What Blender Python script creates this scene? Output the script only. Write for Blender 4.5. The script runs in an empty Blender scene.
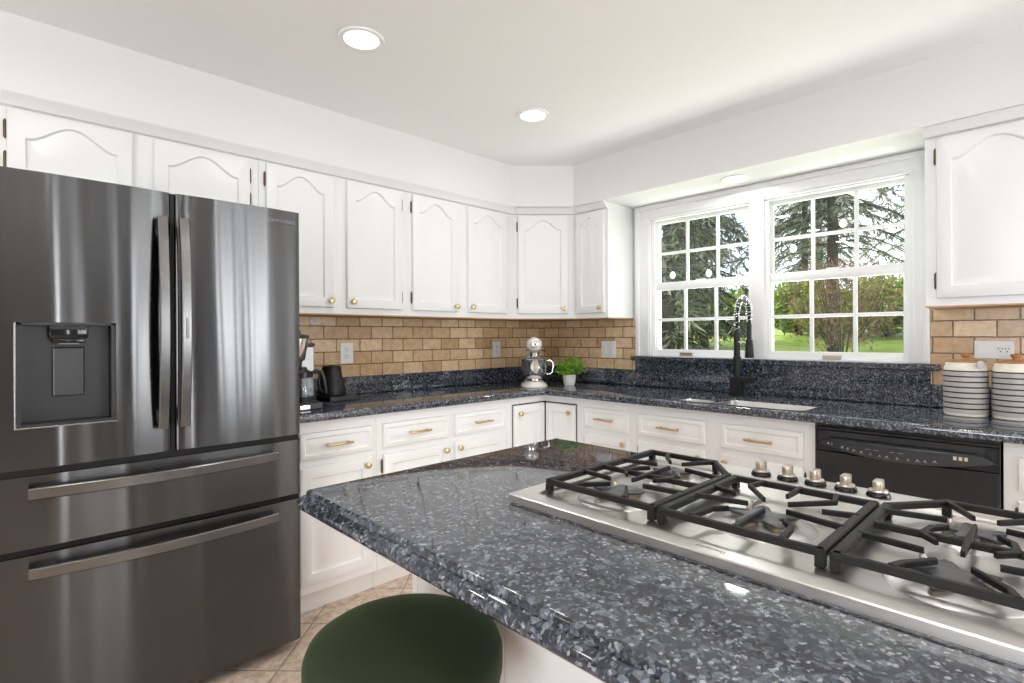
import bpy, bmesh, math, random
from math import sin, cos, pi, radians
from mathutils import Vector, Matrix, noise
random.seed(7)
S = bpy.context.scene
COL = S.collection

# ------------------------------------------------------------------ camera
cam_d = bpy.data.cameras.new('camera')
cam = bpy.data.objects.new('camera', cam_d)
COL.objects.link(cam)
F_PX, YAW, V0, ROLL = 532.778, 46.0585, 336.056, 0.0043
cam_d.sensor_fit = 'HORIZONTAL'
cam_d.sensor_width = 36.0
cam_d.lens = F_PX / 1024 * 36
cam_d.shift_y = -(341.5 - V0) / 1024
cam_d.clip_start = 0.05
cam_d.clip_end = 300
cam.location = (-3.2147, -2.9828, 1.2584)
cam.rotation_euler = (Matrix.Rotation(radians(YAW - 90), 3, 'Z') @ Matrix.Rotation(pi / 2, 3, 'X') @ Matrix.Rotation(-ROLL, 3, 'Z')).to_euler()
S.camera = cam

# ------------------------------------------------------------------ world, sun, exposure
W = bpy.data.worlds.new('sky')
S.world = W
W.use_nodes = True
wn, wl = W.node_tree.nodes, W.node_tree.links
wn.clear()
w_out = wn.new('ShaderNodeOutputWorld')
w_bg = wn.new('ShaderNodeBackground')
w_tc = wn.new('ShaderNodeTexCoord')
w_noise = wn.new('ShaderNodeTexNoise')
w_noise.inputs['Scale'].default_value = 3.0
w_noise.inputs['Detail'].default_value = 5.0
w_ramp = wn.new('ShaderNodeValToRGB')
w_ramp.color_ramp.elements[0].position = 0.35
w_ramp.color_ramp.elements[0].color = (0.75, 0.86, 1.0, 1)
w_ramp.color_ramp.elements[1].position = 0.6
w_ramp.color_ramp.elements[1].color = (1.0, 1.0, 1.0, 1)
wl.new(w_tc.outputs['Generated'], w_noise.inputs['Vector'])
wl.new(w_noise.outputs['Fac'], w_ramp.inputs['Fac'])
wl.new(w_ramp.outputs['Color'], w_bg.inputs['Color'])
w_bg.inputs['Strength'].default_value = 2.2
wl.new(w_bg.outputs['Background'], w_out.inputs['Surface'])

sun_d = bpy.data.lights.new('sun', 'SUN')
sun_d.energy = 4.5
sun_d.angle = radians(1.0)
sun_d.color = (1.0, 0.95, 0.85)
sun = bpy.data.objects.new('sun', sun_d)
COL.objects.link(sun)
sun.rotation_euler = Vector((0.35, -0.6, -0.75)).to_track_quat('-Z', 'Y').to_euler()

S.view_settings.view_transform = 'Standard'
S.view_settings.look = 'None'
S.view_settings.gamma = 1.0
S.view_settings.use_curve_mapping = False
S.view_settings.exposure = 0.02
S.cycles.max_bounces = 10
S.cycles.diffuse_bounces = 6
S.cycles.glossy_bounces = 5
S.cycles.transparent_max_bounces = 16
S.cycles.sample_clamp_indirect = 6.0
S.cycles.use_denoising = True
S.cycles.caustics_reflective = False
S.cycles.caustics_refractive = False

def area_light(name, loc, direction, size, size_y, energy, color=(1, 1, 1), shape='RECTANGLE', spread=180):
    d = bpy.data.lights.new(name, 'AREA')
    d.shape = shape
    d.size = size
    if shape in ('RECTANGLE', 'ELLIPSE'):
        d.size_y = size_y
    d.energy = energy
    d.color = color
    d.spread = radians(spread)
    o = bpy.data.objects.new(name, d)
    COL.objects.link(o)
    o.location = loc
    o.rotation_euler = Vector(direction).to_track_quat('-Z', 'Y').to_euler()
    return o

# added area lamps at unseen rear and side walls: fridge streaks and fill
FILL_TINT = (0.97, 0.985, 1.0)
area_light('rear_fill_a', (-0.34, -6.44, 1.15), (0, 1, 0.3), 0.36, 2.0, 27, FILL_TINT)
area_light('rear_fill_b', (-0.80, -6.44, 1.15), (0, 1, 0.3), 0.36, 2.0, 27, FILL_TINT)
area_light('rear_fill_c', (-1.30, -6.44, 1.15), (0, 1, 0.3), 0.16, 2.0, 20, FILL_TINT)
area_light('rear_fill_d', (-2.80, -6.44, 1.25), (0, 1, 0.3), 0.14, 1.8, 18, FILL_TINT)
area_light('side_fill', (-6.14, -3.4, 1.25), (1, 0, 1.0), 1.9, 1.9, 84, (0.91, 0.955, 1.0))  # added fill, tilted up to lighten the ceiling
# added lamp outside the sink window that brightens the soffit underside
area_light('sink_fill', (0.75, -1.74, 0.75), (-0.62, 0, 0.78), 1.6, 0.8, 62, (1.0, 0.965, 0.985))

# ------------------------------------------------------------------ materials
MATS = {}
def new_mat(name):
    m = bpy.data.materials.new(name)
    m.use_nodes = True
    MATS[name] = m
    return m, m.node_tree.nodes, m.node_tree.links, m.node_tree.nodes['Principled BSDF']

def simple(name, col, rough=0.5, metal=0.0, spec=0.5, coat=0.0, noise_amt=0.0, noise_scale=30, bump=0.0):
    m, n, l, b = new_mat(name)
    b.inputs['Base Color'].default_value = (*col, 1)
    b.inputs['Roughness'].default_value = rough
    b.inputs['Metallic'].default_value = metal
    b.inputs['Specular IOR Level'].default_value = spec
    b.inputs['Coat Weight'].default_value = coat
    if noise_amt or bump:
        tc = n.new('ShaderNodeTexCoord')
        nz = n.new('ShaderNodeTexNoise')
        nz.inputs['Scale'].default_value = noise_scale
        nz.inputs['Detail'].default_value = 4
        l.new(tc.outputs['Object'], nz.inputs['Vector'])
        if noise_amt:
            mx = n.new('ShaderNodeMix')
            mx.data_type = 'RGBA'
            mx.inputs[6].default_value = (*[c * (1 - noise_amt) for c in col], 1)
            mx.inputs[7].default_value = (*[min(1, c * (1 + noise_amt)) for c in col], 1)
            l.new(nz.outputs['Fac'], mx.inputs[0])
            l.new(mx.outputs[2], b.inputs['Base Color'])
        if bump:
            bp = n.new('ShaderNodeBump')
            bp.inputs['Strength'].default_value = bump
            bp.inputs['Distance'].default_value = 0.002
            l.new(nz.outputs['Fac'], bp.inputs['Height'])
            l.new(bp.outputs['Normal'], b.inputs['Normal'])
    return m

simple('wall_paint', (0.76, 0.76, 0.755), 0.7, noise_amt=0.01, noise_scale=4)
simple('wall_taupe', (0.11, 0.105, 0.10), 0.7)
simple('ceiling_paint', (0.90, 0.90, 0.90), 0.8, noise_amt=0.01, noise_scale=3)
simple('cabinet_white', (0.80, 0.80, 0.80), 0.32, spec=0.45, noise_amt=0.012, noise_scale=6)
simple('base_white', (0.86, 0.855, 0.845), 0.35, spec=0.45, noise_amt=0.012, noise_scale=6)
simple('trim_white', (0.86, 0.86, 0.86), 0.35, spec=0.45)
simple('vinyl_white', (0.87, 0.87, 0.86), 0.3)
simple('toe_white', (0.78, 0.755, 0.72), 0.5)
simple('raw_wood', (0.52, 0.33, 0.17), 0.6, noise_amt=0.2, noise_scale=25)
simple('brass', (0.66, 0.52, 0.28), 0.32, metal=1.0)
simple('pull_bronze', (0.62, 0.46, 0.25), 0.32, metal=1.0)
simple('hinge_brass', (0.13, 0.095, 0.05), 0.45, metal=0.7)
simple('black_iron', (0.008, 0.0072, 0.0068), 0.5, spec=0.32, bump=0.35, noise_scale=420)
simple('burner_cap', (0.045, 0.047, 0.052), 0.35, spec=0.6)
simple('burner_body', (0.30, 0.25, 0.19), 0.4, metal=0.9, noise_amt=0.5, noise_scale=90)
simple('black_matte', (0.008, 0.008, 0.0085), 0.42, spec=0.35)
simple('black_plastic', (0.014, 0.014, 0.015), 0.3)
simple('black_gloss', (0.010, 0.011, 0.013), 0.12, spec=0.5)
simple('panel_black', (0.03, 0.032, 0.036), 0.3)
simple('chrome', (0.80, 0.80, 0.81), 0.08, metal=1.0)
simple('nickel', (0.62, 0.55, 0.47), 0.3, metal=1.0)
simple('outlet_white', (0.82, 0.82, 0.80), 0.35)
simple('slot_dark', (0.03, 0.03, 0.03), 0.6)
simple('mark_grey', (0.42, 0.43, 0.45), 0.5)
simple('mark_gold', (0.65, 0.55, 0.36), 0.5)
simple('logo_grey', (0.24, 0.24, 0.245), 0.4, metal=0.6)
simple('logo_dark', (0.10, 0.09, 0.08), 0.5)
simple('fridge_dark', (0.025, 0.025, 0.027), 0.4)
simple('fridge_recess', (0.022, 0.022, 0.023), 0.3, metal=0.2)
simple('paddle_steel', (0.05, 0.05, 0.052), 0.3, metal=0.7)
simple('grey_steel', (0.36, 0.36, 0.36), 0.35, metal=0.8)
simple('ceramic_cream', (0.80, 0.75, 0.66), 0.3, spec=0.5)
simple('ceramic_grey', (0.47, 0.445, 0.42), 0.4, noise_amt=0.08, noise_scale=40)
simple('ceramic_line', (0.03, 0.027, 0.027), 0.45)
simple('lid_wood', (0.42, 0.20, 0.075), 0.45, noise_amt=0.25, noise_scale=18)
simple('pot_white', (0.80, 0.79, 0.77), 0.4, noise_amt=0.03, noise_scale=60)
simple('mixer_enamel', (0.78, 0.73, 0.67), 0.22, coat=0.5)
simple('soil', (0.04, 0.025, 0.015), 0.9)
simple('bark', (0.055, 0.045, 0.038), 0.9, noise_amt=0.5, noise_scale=14)
simple('cord_black', (0.01, 0.01, 0.01), 0.6)
simple('fence_wood', (0.035, 0.03, 0.025), 0.85, noise_amt=0.3, noise_scale=8)
simple('sink_steel', (0.46, 0.45, 0.435), 0.34, metal=1.0)
simple('silver_tag', (0.40, 0.40, 0.405), 0.6)
simple('grout_back', (0.45, 0.36, 0.26), 0.8)
simple('wood_furniture', (0.10, 0.055, 0.03), 0.5, noise_amt=0.3, noise_scale=9)

def emit(name, col, strength):
    m, n, l, b = new_mat(name)
    b.inputs['Base Color'].default_value = (*col, 1)
    b.inputs['Emission Color'].default_value = (*col, 1)
    b.inputs['Emission Strength'].default_value = strength
    return m
emit('lamp_lens', (1.0, 0.98, 0.94), 6.0)
emit('bulb_glass', (1.0, 0.97, 0.88), 1.3)

def leaf_mat(name, c1, c2, rough=0.6, scale=3.0, trans=0.25):
    m, n, l, b = new_mat(name)
    tc = n.new('ShaderNodeTexCoord')
    nz = n.new('ShaderNodeTexNoise')
    nz.inputs['Scale'].default_value = scale
    nz.inputs['Detail'].default_value = 6
    r = n.new('ShaderNodeValToRGB')
    r.color_ramp.elements[0].position = 0.35
    r.color_ramp.elements[0].color = (*c1, 1)
    r.color_ramp.elements[1].position = 0.65
    r.color_ramp.elements[1].color = (*c2, 1)
    l.new(tc.outputs['Object'], nz.inputs['Vector'])
    l.new(nz.outputs['Fac'], r.inputs['Fac'])
    l.new(r.outputs['Color'], b.inputs['Base Color'])
    b.inputs['Roughness'].default_value = rough
    tr = n.new('ShaderNodeBsdfTranslucent')
    l.new(r.outputs['Color'], tr.inputs['Color'])
    mx = n.new('ShaderNodeMixShader')
    mx.inputs[0].default_value = trans
    l.new(b.outputs[0], mx.inputs[1])
    l.new(tr.outputs[0], mx.inputs[2])
    l.new(mx.outputs[0], n['Material Output'].inputs['Surface'])
    return m
leaf_mat('spruce', (0.14, 0.165, 0.115), (0.31, 0.35, 0.25), scale=2.0)
leaf_mat('spruce_blue', (0.165, 0.18, 0.15), (0.36, 0.38, 0.32), scale=2.0)
leaf_mat('bush_red', (0.16, 0.09, 0.06), (0.34, 0.22, 0.15), scale=5.0)
leaf_mat('shrub_lime', (0.16, 0.26, 0.035), (0.48, 0.58, 0.12), scale=2.5, trans=0.4)
leaf_mat('herb', (0.14, 0.32, 0.02), (0.42, 0.66, 0.09), scale=25, trans=0.35)
leaf_mat('lawn_green', (0.20, 0.32, 0.04), (0.46, 0.58, 0.12), scale=0.9, trans=0.0)

# brick-laid stone tile on the walls
def tile_mat(name, axis):
    m, n, l, b = new_mat(name)
    tc = n.new('ShaderNodeTexCoord')
    sp = n.new('ShaderNodeSeparateXYZ')
    cb = n.new('ShaderNodeCombineXYZ')
    l.new(tc.outputs['Object'], sp.inputs[0])
    ax = n.new('ShaderNodeMath'); ax.operation = 'ADD'; ax.inputs[1].default_value = 12.0 * 0.152 + 0.035
    l.new(sp.outputs[axis], ax.inputs[0])
    az = n.new('ShaderNodeMath'); az.operation = 'SUBTRACT'; az.inputs[1].default_value = 1.0185
    l.new(sp.outputs['Z'], az.inputs[0])
    l.new(ax.outputs[0], cb.inputs[0]); l.new(az.outputs[0], cb.inputs[1])
    nzd = n.new('ShaderNodeTexNoise'); nzd.inputs['Scale'].default_value = 45; nzd.inputs['Detail'].default_value = 2
    l.new(cb.outputs[0], nzd.inputs['Vector'])
    vm = n.new('ShaderNodeVectorMath'); vm.operation = 'MULTIPLY_ADD'
    vm.inputs[1].default_value = (0.004, 0.004, 0)
    l.new(nzd.outputs['Color'], vm.inputs[0]); l.new(cb.outputs[0], vm.inputs[2])
    br = n.new('ShaderNodeTexBrick')
    br.inputs['Scale'].default_value = 1.0
    br.inputs['Brick Width'].default_value = 0.152
    br.inputs['Row Height'].default_value = 0.0762
    br.inputs['Mortar Size'].default_value = 0.0036
    br.inputs['Mortar Smooth'].default_value = 0.45
    br.inputs['Color1'].default_value = (0.56, 0.36, 0.19, 1)
    br.inputs['Color2'].default_value = (0.82, 0.61, 0.39, 1)
    br.inputs['Mortar'].default_value = (0.17, 0.095, 0.042, 1)
    l.new(vm.outputs[0], br.inputs['Vector'])
    nz = n.new('ShaderNodeTexNoise'); nz.inputs['Scale'].default_value = 28; nz.inputs['Detail'].default_value = 8
    nz.inputs['Roughness'].default_value = 0.65
    l.new(cb.outputs[0], nz.inputs['Vector'])
    rp = n.new('ShaderNodeMapRange'); rp.inputs['From Min'].default_value = 0.3; rp.inputs['From Max'].default_value = 0.7
    rp.inputs['To Min'].default_value = 0.78; rp.inputs['To Max'].default_value = 1.16
    l.new(nz.outputs['Fac'], rp.inputs['Value'])
    mx = n.new('ShaderNodeMix'); mx.data_type = 'RGBA'; mx.blend_type = 'MULTIPLY'; mx.inputs[0].default_value = 1.0
    l.new(br.outputs['Color'], mx.inputs[6]); l.new(rp.outputs[0], mx.inputs[7])
    l.new(mx.outputs[2], b.inputs['Base Color'])
    b.inputs['Roughness'].default_value = 0.25
    h = n.new('ShaderNodeMath'); h.operation = 'MULTIPLY_ADD'; h.inputs[1].default_value = -1.0
    l.new(br.outputs['Fac'], h.inputs[0])
    nb = n.new('ShaderNodeMath'); nb.operation = 'MULTIPLY'; nb.inputs[1].default_value = 0.22
    l.new(nz.outputs['Fac'], nb.inputs[0]); l.new(nb.outputs[0], h.inputs[2])
    bp = n.new('ShaderNodeBump'); bp.inputs['Strength'].default_value = 0.55; bp.inputs['Distance'].default_value = 0.004
    l.new(h.outputs[0], bp.inputs['Height']); l.new(bp.outputs['Normal'], b.inputs['Normal'])
    return m
tile_mat('stone_tile_rear', 'X')
tile_mat('stone_tile_right', 'Y')

# blue-grey crystalline granite
def granite(name, scale, lo=1.0):
    m, n, l, b = new_mat(name)
    tc = n.new('ShaderNodeTexCoord')
    nz = n.new('ShaderNodeTexNoise'); nz.inputs['Scale'].default_value = 55; nz.inputs['Detail'].default_value = 3
    l.new(tc.outputs['Object'], nz.inputs['Vector'])
    vm = n.new('ShaderNodeVectorMath'); vm.operation = 'MULTIPLY_ADD'; vm.inputs[1].default_value = (0.009, 0.009, 0.009)
    l.new(nz.outputs['Color'], vm.inputs[0]); l.new(tc.outputs['Object'], vm.inputs[2])
    def vor(sc):
        v = n.new('ShaderNodeTexVoronoi'); v.inputs['Scale'].default_value = sc
        l.new(vm.outputs[0], v.inputs['Vector'])
        s = n.new('ShaderNodeSeparateColor'); l.new(v.outputs['Color'], s.inputs[0])
        return s.outputs[0]
    def ramp(src, pts):
        r = n.new('ShaderNodeValToRGB')
        r.color_ramp.interpolation = 'LINEAR'
        els = r.color_ramp.elements
        while len(els) < len(pts): els.new(0.5)
        for e, (p, c) in zip(els, pts):
            e.position = p; e.color = (*[x * lo for x in c], 1)
        l.new(src, r.inputs['Fac'])
        return r.outputs['Color']
    a = ramp(vor(scale), [(0.0, (0.006, 0.008, 0.012)), (0.38, (0.014, 0.018, 0.026)), (0.62, (0.036, 0.046, 0.066)), (0.86, (0.095, 0.112, 0.145)), (1.0, (0.24, 0.265, 0.31))])
    c = ramp(vor(scale * 2.1), [(0.0, (0.005, 0.006, 0.009)), (0.45, (0.017, 0.021, 0.030)), (0.70, (0.048, 0.060, 0.084)), (0.90, (0.18, 0.20, 0.24)), (1.0, (0.62, 0.65, 0.70))])
    mx = n.new('ShaderNodeMix'); mx.data_type = 'RGBA'; mx.inputs[0].default_value = 0.45
    l.new(a, mx.inputs[6]); l.new(c, mx.inputs[7])
    l.new(mx.outputs[2], b.inputs['Base Color'])
    b.inputs['Roughness'].default_value = 0.045
    b.inputs['Specular IOR Level'].default_value = 0.6
    b.inputs['IOR'].default_value = 1.66
    bp = n.new('ShaderNodeBump'); bp.inputs['Strength'].default_value = 0.008; bp.inputs['Distance'].default_value = 0.002
    n2 = n.new('ShaderNodeTexNoise'); n2.inputs['Scale'].default_value = 35
    l.new(tc.outputs['Object'], n2.inputs['Vector']); l.new(n2.outputs['Fac'], bp.inputs['Height'])
    l.new(bp.outputs['Normal'], b.inputs['Normal'])
    return m
granite('granite_blue', 105)

# brushed metals
def brushed(name, col, rough, stretch, aniso=0.0, wav=0.0, bump=0.08, metal=1.0):
    m, n, l, b = new_mat(name)
    tc = n.new('ShaderNodeTexCoord')
    mp = n.new('ShaderNodeMapping'); mp.inputs['Scale'].default_value = stretch
    l.new(tc.outputs['Object'], mp.inputs['Vector'])
    nz = n.new('ShaderNodeTexNoise'); nz.inputs['Scale'].default_value = 1.0; nz.inputs['Detail'].default_value = 3
    l.new(mp.outputs[0], nz.inputs['Vector'])
    b.inputs['Metallic'].default_value = metal
    mx = n.new('ShaderNodeMix'); mx.data_type = 'RGBA'
    mx.inputs[6].default_value = (*[c * 0.86 for c in col], 1); mx.inputs[7].default_value = (*[c * 1.14 for c in col], 1)
    l.new(nz.outputs['Fac'], mx.inputs[0]); l.new(mx.outputs[2], b.inputs['Base Color'])
    b.inputs['Roughness'].default_value = rough
    b.inputs['Anisotropic'].default_value = aniso
    if aniso:
        tg = n.new('ShaderNodeTangent'); tg.direction_type = 'RADIAL'; tg.axis = 'Z'
        l.new(tg.outputs[0], b.inputs['Tangent'])
        b.inputs['Anisotropic Rotation'].default_value = 0.25
    bp = n.new('ShaderNodeBump'); bp.inputs['Strength'].default_value = bump; bp.inputs['Distance'].default_value = 0.0006
    l.new(nz.outputs['Fac'], bp.inputs['Height'])
    l.new(bp.outputs['Normal'], b.inputs['Normal'])
    return m
brushed('black_stainless', (0.125, 0.127, 0.131), 0.21, (4, 4, 900), aniso=0.965, bump=0.01)
brushed('handle_steel', (0.22, 0.217, 0.215), 0.25, (8, 8, 700), bump=0.05)
brushed('cooktop_steel', (0.72, 0.69, 0.655), 0.30, (900, 6, 900), bump=0.06)
brushed('tray_steel', (0.60, 0.59, 0.575), 0.38, (700, 5, 700), bump=0.06)

# green velvet
m, n, l, b = new_mat('velvet_green')
b.inputs['Base Color'].default_value = (0.014, 0.022, 0.004, 1)
b.inputs['Roughness'].default_value = 0.85
b.inputs['Sheen Weight'].default_value = 0.18
b.inputs['Sheen Roughness'].default_value = 0.4
b.inputs['Sheen Tint'].default_value = (0.35, 0.55, 0.2, 1)
tc = n.new('ShaderNodeTexCoord'); nz = n.new('ShaderNodeTexNoise'); nz.inputs['Scale'].default_value = 350
l.new(tc.outputs['Object'], nz.inputs['Vector'])
bp = n.new('ShaderNodeBump'); bp.inputs['Strength'].default_value = 0.4; bp.inputs['Distance'].default_value = 0.001
l.new(nz.outputs['Fac'], bp.inputs['Height']); l.new(bp.outputs['Normal'], b.inputs['Normal'])

# floor tile
m, n, l, b = new_mat('floor_tile')
tc = n.new('ShaderNodeTexCoord')
br = n.new('ShaderNodeTexBrick'); br.offset = 0.0
br.inputs['Scale'].default_value = 1.0
br.inputs['Brick Width'].default_value = 0.33; br.inputs['Row Height'].default_value = 0.33
br.inputs['Mortar Size'].default_value = 0.004; br.inputs['Mortar Smooth'].default_value = 0.2
br.inputs['Color1'].default_value = (0.60, 0.49, 0.40, 1); br.inputs['Color2'].default_value = (0.68, 0.57, 0.48, 1)
br.inputs['Mortar'].default_value = (0.36, 0.27, 0.20, 1)
mp = n.new('ShaderNodeMapping'); mp.inputs['Rotation'].default_value = (0, 0, radians(45)); mp.inputs['Location'].default_value = (0.1, 0.08, 0)
l.new(tc.outputs['Object'], mp.inputs['Vector']); l.new(mp.outputs[0], br.inputs['Vector'])
nz = n.new('ShaderNodeTexNoise'); nz.inputs['Scale'].default_value = 22; nz.inputs['Detail'].default_value = 7; nz.inputs['Roughness'].default_value = 0.7
l.new(tc.outputs['Object'], nz.inputs['Vector'])
rp = n.new('ShaderNodeValToRGB'); rp.color_ramp.elements[0].position = 0.38; rp.color_ramp.elements[0].color = (0.72, 0.60, 0.52, 1)
rp.color_ramp.elements[1].position = 0.58; rp.color_ramp.elements[1].color = (1.1, 1.08, 1.05, 1)
l.new(nz.outputs['Fac'], rp.inputs['Fac'])
mx = n.new('ShaderNodeMix'); mx.data_type = 'RGBA'; mx.blend_type = 'MULTIPLY'; mx.inputs[0].default_value = 1.0
l.new(br.outputs['Color'], mx.inputs[6]); l.new(rp.outputs['Color'], mx.inputs[7]); l.new(mx.outputs[2], b.inputs['Base Color'])
b.inputs['Roughness'].default_value = 0.35

# window glass: a clear pane with a fresnel reflection
def pane_mat(name, tint, refl):
    m, n, l, b = new_mat(name)
    n.remove(b)
    t = n.new('ShaderNodeBsdfTransparent'); t.inputs[0].default_value = (*tint, 1)
    g = n.new('ShaderNodeBsdfGlossy'); g.inputs['Roughness'].default_value = 0.0
    g.inputs['Color'].default_value = (1, 1, 1, 1)
    fr = n.new('ShaderNodeFresnel')
    ge = n.new('ShaderNodeNewGeometry')
    io = n.new('ShaderNodeMapRange'); io.inputs['To Min'].default_value = refl; io.inputs['To Max'].default_value = 1.0 / refl
    l.new(ge.outputs['Backfacing'], io.inputs['Value']); l.new(io.outputs[0], fr.inputs['IOR'])
    mx = n.new('ShaderNodeMixShader')
    l.new(fr.outputs[0], mx.inputs[0]); l.new(t.outputs[0], mx.inputs[1]); l.new(g.outputs[0], mx.inputs[2])
    l.new(mx.outputs[0], n['Material Output'].inputs['Surface'])
pane_mat('window_glass', (0.93, 0.95, 0.94), 1.45)
pane_mat('jug_glass', (0.80, 0.82, 0.84), 1.5)

# ------------------------------------------------------------------ mesh helpers
def link(name, me, mat=None, parent=None):
    o = bpy.data.objects.new(name, me)
    COL.objects.link(o)
    mats = mat if isinstance(mat, (list, tuple)) else ([mat] if mat else [])
    for mm in mats:
        me.materials.append(MATS[mm])
    if parent is not None:
        o.parent = parent
    return o

def obj(name, bm, mat=None, parent=None, smooth=None, loc=None, rz=None):
    bmesh.ops.recalc_face_normals(bm, faces=bm.faces[:])
    me = bpy.data.meshes.new(name)
    bm.to_mesh(me)
    bm.free()
    if smooth is not None:
        me.polygons.foreach_set('use_smooth', [True] * len(me.polygons))
        if smooth < 180:
            me.set_sharp_from_angle(angle=radians(smooth))
    o = link(name, me, mat, parent)
    if loc is not None: o.location = loc
    if rz is not None: o.rotation_euler = (0, 0, rz)
    return o

def tag(o, label=None, cat=None, group=None, kind=None):
    if label: o['label'] = label
    if cat: o['category'] = cat
    if group: o['group'] = group
    if kind: o['kind'] = kind
    return o

def thing(name, label, cat, loc=(0, 0, 0), rz=0.0, group=None):
    o = bpy.data.objects.new(name, None)
    COL.objects.link(o)
    o.empty_display_size = 0.1
    o.location = loc
    o.rotation_euler = (0, 0, rz)
    return tag(o, label, cat, group)

def struct(name, bm, mat, label, smooth=None, parent=None):
    o = obj(name, bm, mat, parent, smooth)
    return tag(o, label, 'room structure', None, 'structure')

def add_box(bm, x0, y0, z0, x1, y1, z1, bev=0.0, mi=0, seg=2):
    vs = [bm.verts.new((x, y, z)) for x in (x0, x1) for y in (y0, y1) for z in (z0, z1)]
    q = [(0, 1, 3, 2), (4, 6, 7, 5), (0, 4, 5, 1), (2, 3, 7, 6), (0, 2, 6, 4), (1, 5, 7, 3)]
    fs = [bm.faces.new([vs[i] for i in f]) for f in q]
    for f in fs: f.material_index = mi
    if bev > 0:
        es = list({e for f in fs for e in f.edges})
        bmesh.ops.bevel(bm, geom=es, offset=bev, segments=seg, affect='EDGES', profile=0.5)
    return fs

def box(x0, y0, z0, x1, y1, z1, bev=0.0):
    bm = bmesh.new()
    add_box(bm, min(x0, x1), min(y0, y1), min(z0, z1), max(x0, x1), max(y0, y1), max(z0, z1), bev)
    return bm

def boxes(lst, bev=0.0):
    bm = bmesh.new()
    for a in lst:
        x0, y0, z0, x1, y1, z1 = a[:6]
        add_box(bm, min(x0, x1), min(y0, y1), min(z0, z1), max(x0, x1), max(y0, y1), max(z0, z1), a[6] if len(a) > 6 else bev)
    return bm

def add_lathe(bm, prof, seg=32, c=(0, 0, 0), mats=None, M=None):
    rings = []
    for r, z in prof:
        if r <= 1e-6:
            v = [bm.verts.new((c[0], c[1], c[2] + z))]
        else:
            v = [bm.verts.new((c[0] + r * cos(2 * pi * k / seg), c[1] + r * sin(2 * pi * k / seg), c[2] + z)) for k in range(seg)]
        rings.append(v)
    for i in range(len(rings) - 1):
        a, b_ = rings[i], rings[i + 1]
        for k in range(seg):
            k2 = (k + 1) % seg
            if len(a) == 1 and len(b_) == 1: continue
            if len(a) == 1: f = bm.faces.new((a[0], b_[k], b_[k2]))
            elif len(b_) == 1: f = bm.faces.new((a[k], a[k2], b_[0]))
            else: f = bm.faces.new((a[k], a[k2], b_[k2], b_[k]))
            if mats: f.material_index = mats[i]
    if M is not None:
        bmesh.ops.transform(bm, matrix=M, verts=[v for r in rings for v in r])
    return rings

def lathe(prof, seg=32, c=(0, 0, 0), mats=None, M=None):
    bm = bmesh.new()
    add_lathe(bm, prof, seg, c, mats, M)
    return bm

def frames_along(pts):
    pts = [Vector(p) for p in pts]
    out = []
    up = None
    for i, p in enumerate(pts):
        t = (pts[min(i + 1, len(pts) - 1)] - pts[max(i - 1, 0)]).normalized()
        if up is None:
            up = Vector((0, 0, 1)) if abs(t.z) < 0.9 else Vector((1, 0, 0))
        u = (up - t * up.dot(t)).normalized()
        out.append((p, t, u, t.cross(u)))
        up = u
    return out

def add_tube(bm, pts, rad, seg=12, cap=True):
    fr = frames_along(pts)
    n = len(fr)
    rr = rad if isinstance(rad, (list, tuple)) else [rad] * n
    rings = [[bm.verts.new(p + (u * cos(2 * pi * k / seg) + w * sin(2 * pi * k / seg)) * r) for k in range(seg)] for (p, t, u, w), r in zip(fr, rr)]
    for a, b_ in zip(rings, rings[1:]):
        for k in range(seg):
            bm.faces.new((a[k], a[(k + 1) % seg], b_[(k + 1) % seg], b_[k]))
    if cap:
        bm.faces.new(rings[0][::-1]); bm.faces.new(rings[-1])

def tube(pts, rad, seg=12):
    bm = bmesh.new()
    add_tube(bm, pts, rad, seg)
    return bm

def add_bar(bm, pts, w, h, flat=True, taper=None):
    """a bar of rectangular section (w across, h up) through the points; z is the section's top"""
    pts = [Vector(p) for p in pts]
    n = len(pts)
    rings = []
    for i, p in enumerate(pts):
        if i == 0: t = pts[1] - p
        elif i == n - 1: t = p - pts[i - 1]
        else: t = (pts[i + 1] - p).normalized() + (p - pts[i - 1]).normalized()
        t.z = 0; t.normalize()
        s = Vector((-t.y, t.x, 0))
        k = taper[i] if taper else 1.0
        ww = w * k / 2
        c = min(w, h) * 0.18
        hh = h
        sec = [(-ww, -hh), (ww, -hh), (ww, -c), (ww - c, 0), (-ww + c, 0), (-ww, -c)]
        rings.append([bm.verts.new(p + s * a + Vector((0, 0, b_))) for a, b_ in sec])
    for a, b_ in zip(rings, rings[1:]):
        for k in range(6):
            bm.faces.new((a[k], a[(k + 1) % 6], b_[(k + 1) % 6], b_[k]))
    bm.faces.new(rings[0][::-1]); bm.faces.new(rings[-1])

def poly_offset(pts, d):
    """inset a closed CCW polygon by d (towards the inside)"""
    n = len(pts)
    out = []
    for i in range(n):
        p0, p1, p2 = Vector(pts[i - 1]), Vector(pts[i]), Vector(pts[(i + 1) % n])
        e1 = (p1 - p0).normalized(); e2 = (p2 - p1).normalized()
        n1 = Vector((-e1.y, e1.x)); n2 = Vector((-e2.y, e2.x))
        k = 1 + n1.dot(n2)
        out.append(p1 + (n1 + n2) * (d / k))
    return out

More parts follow.
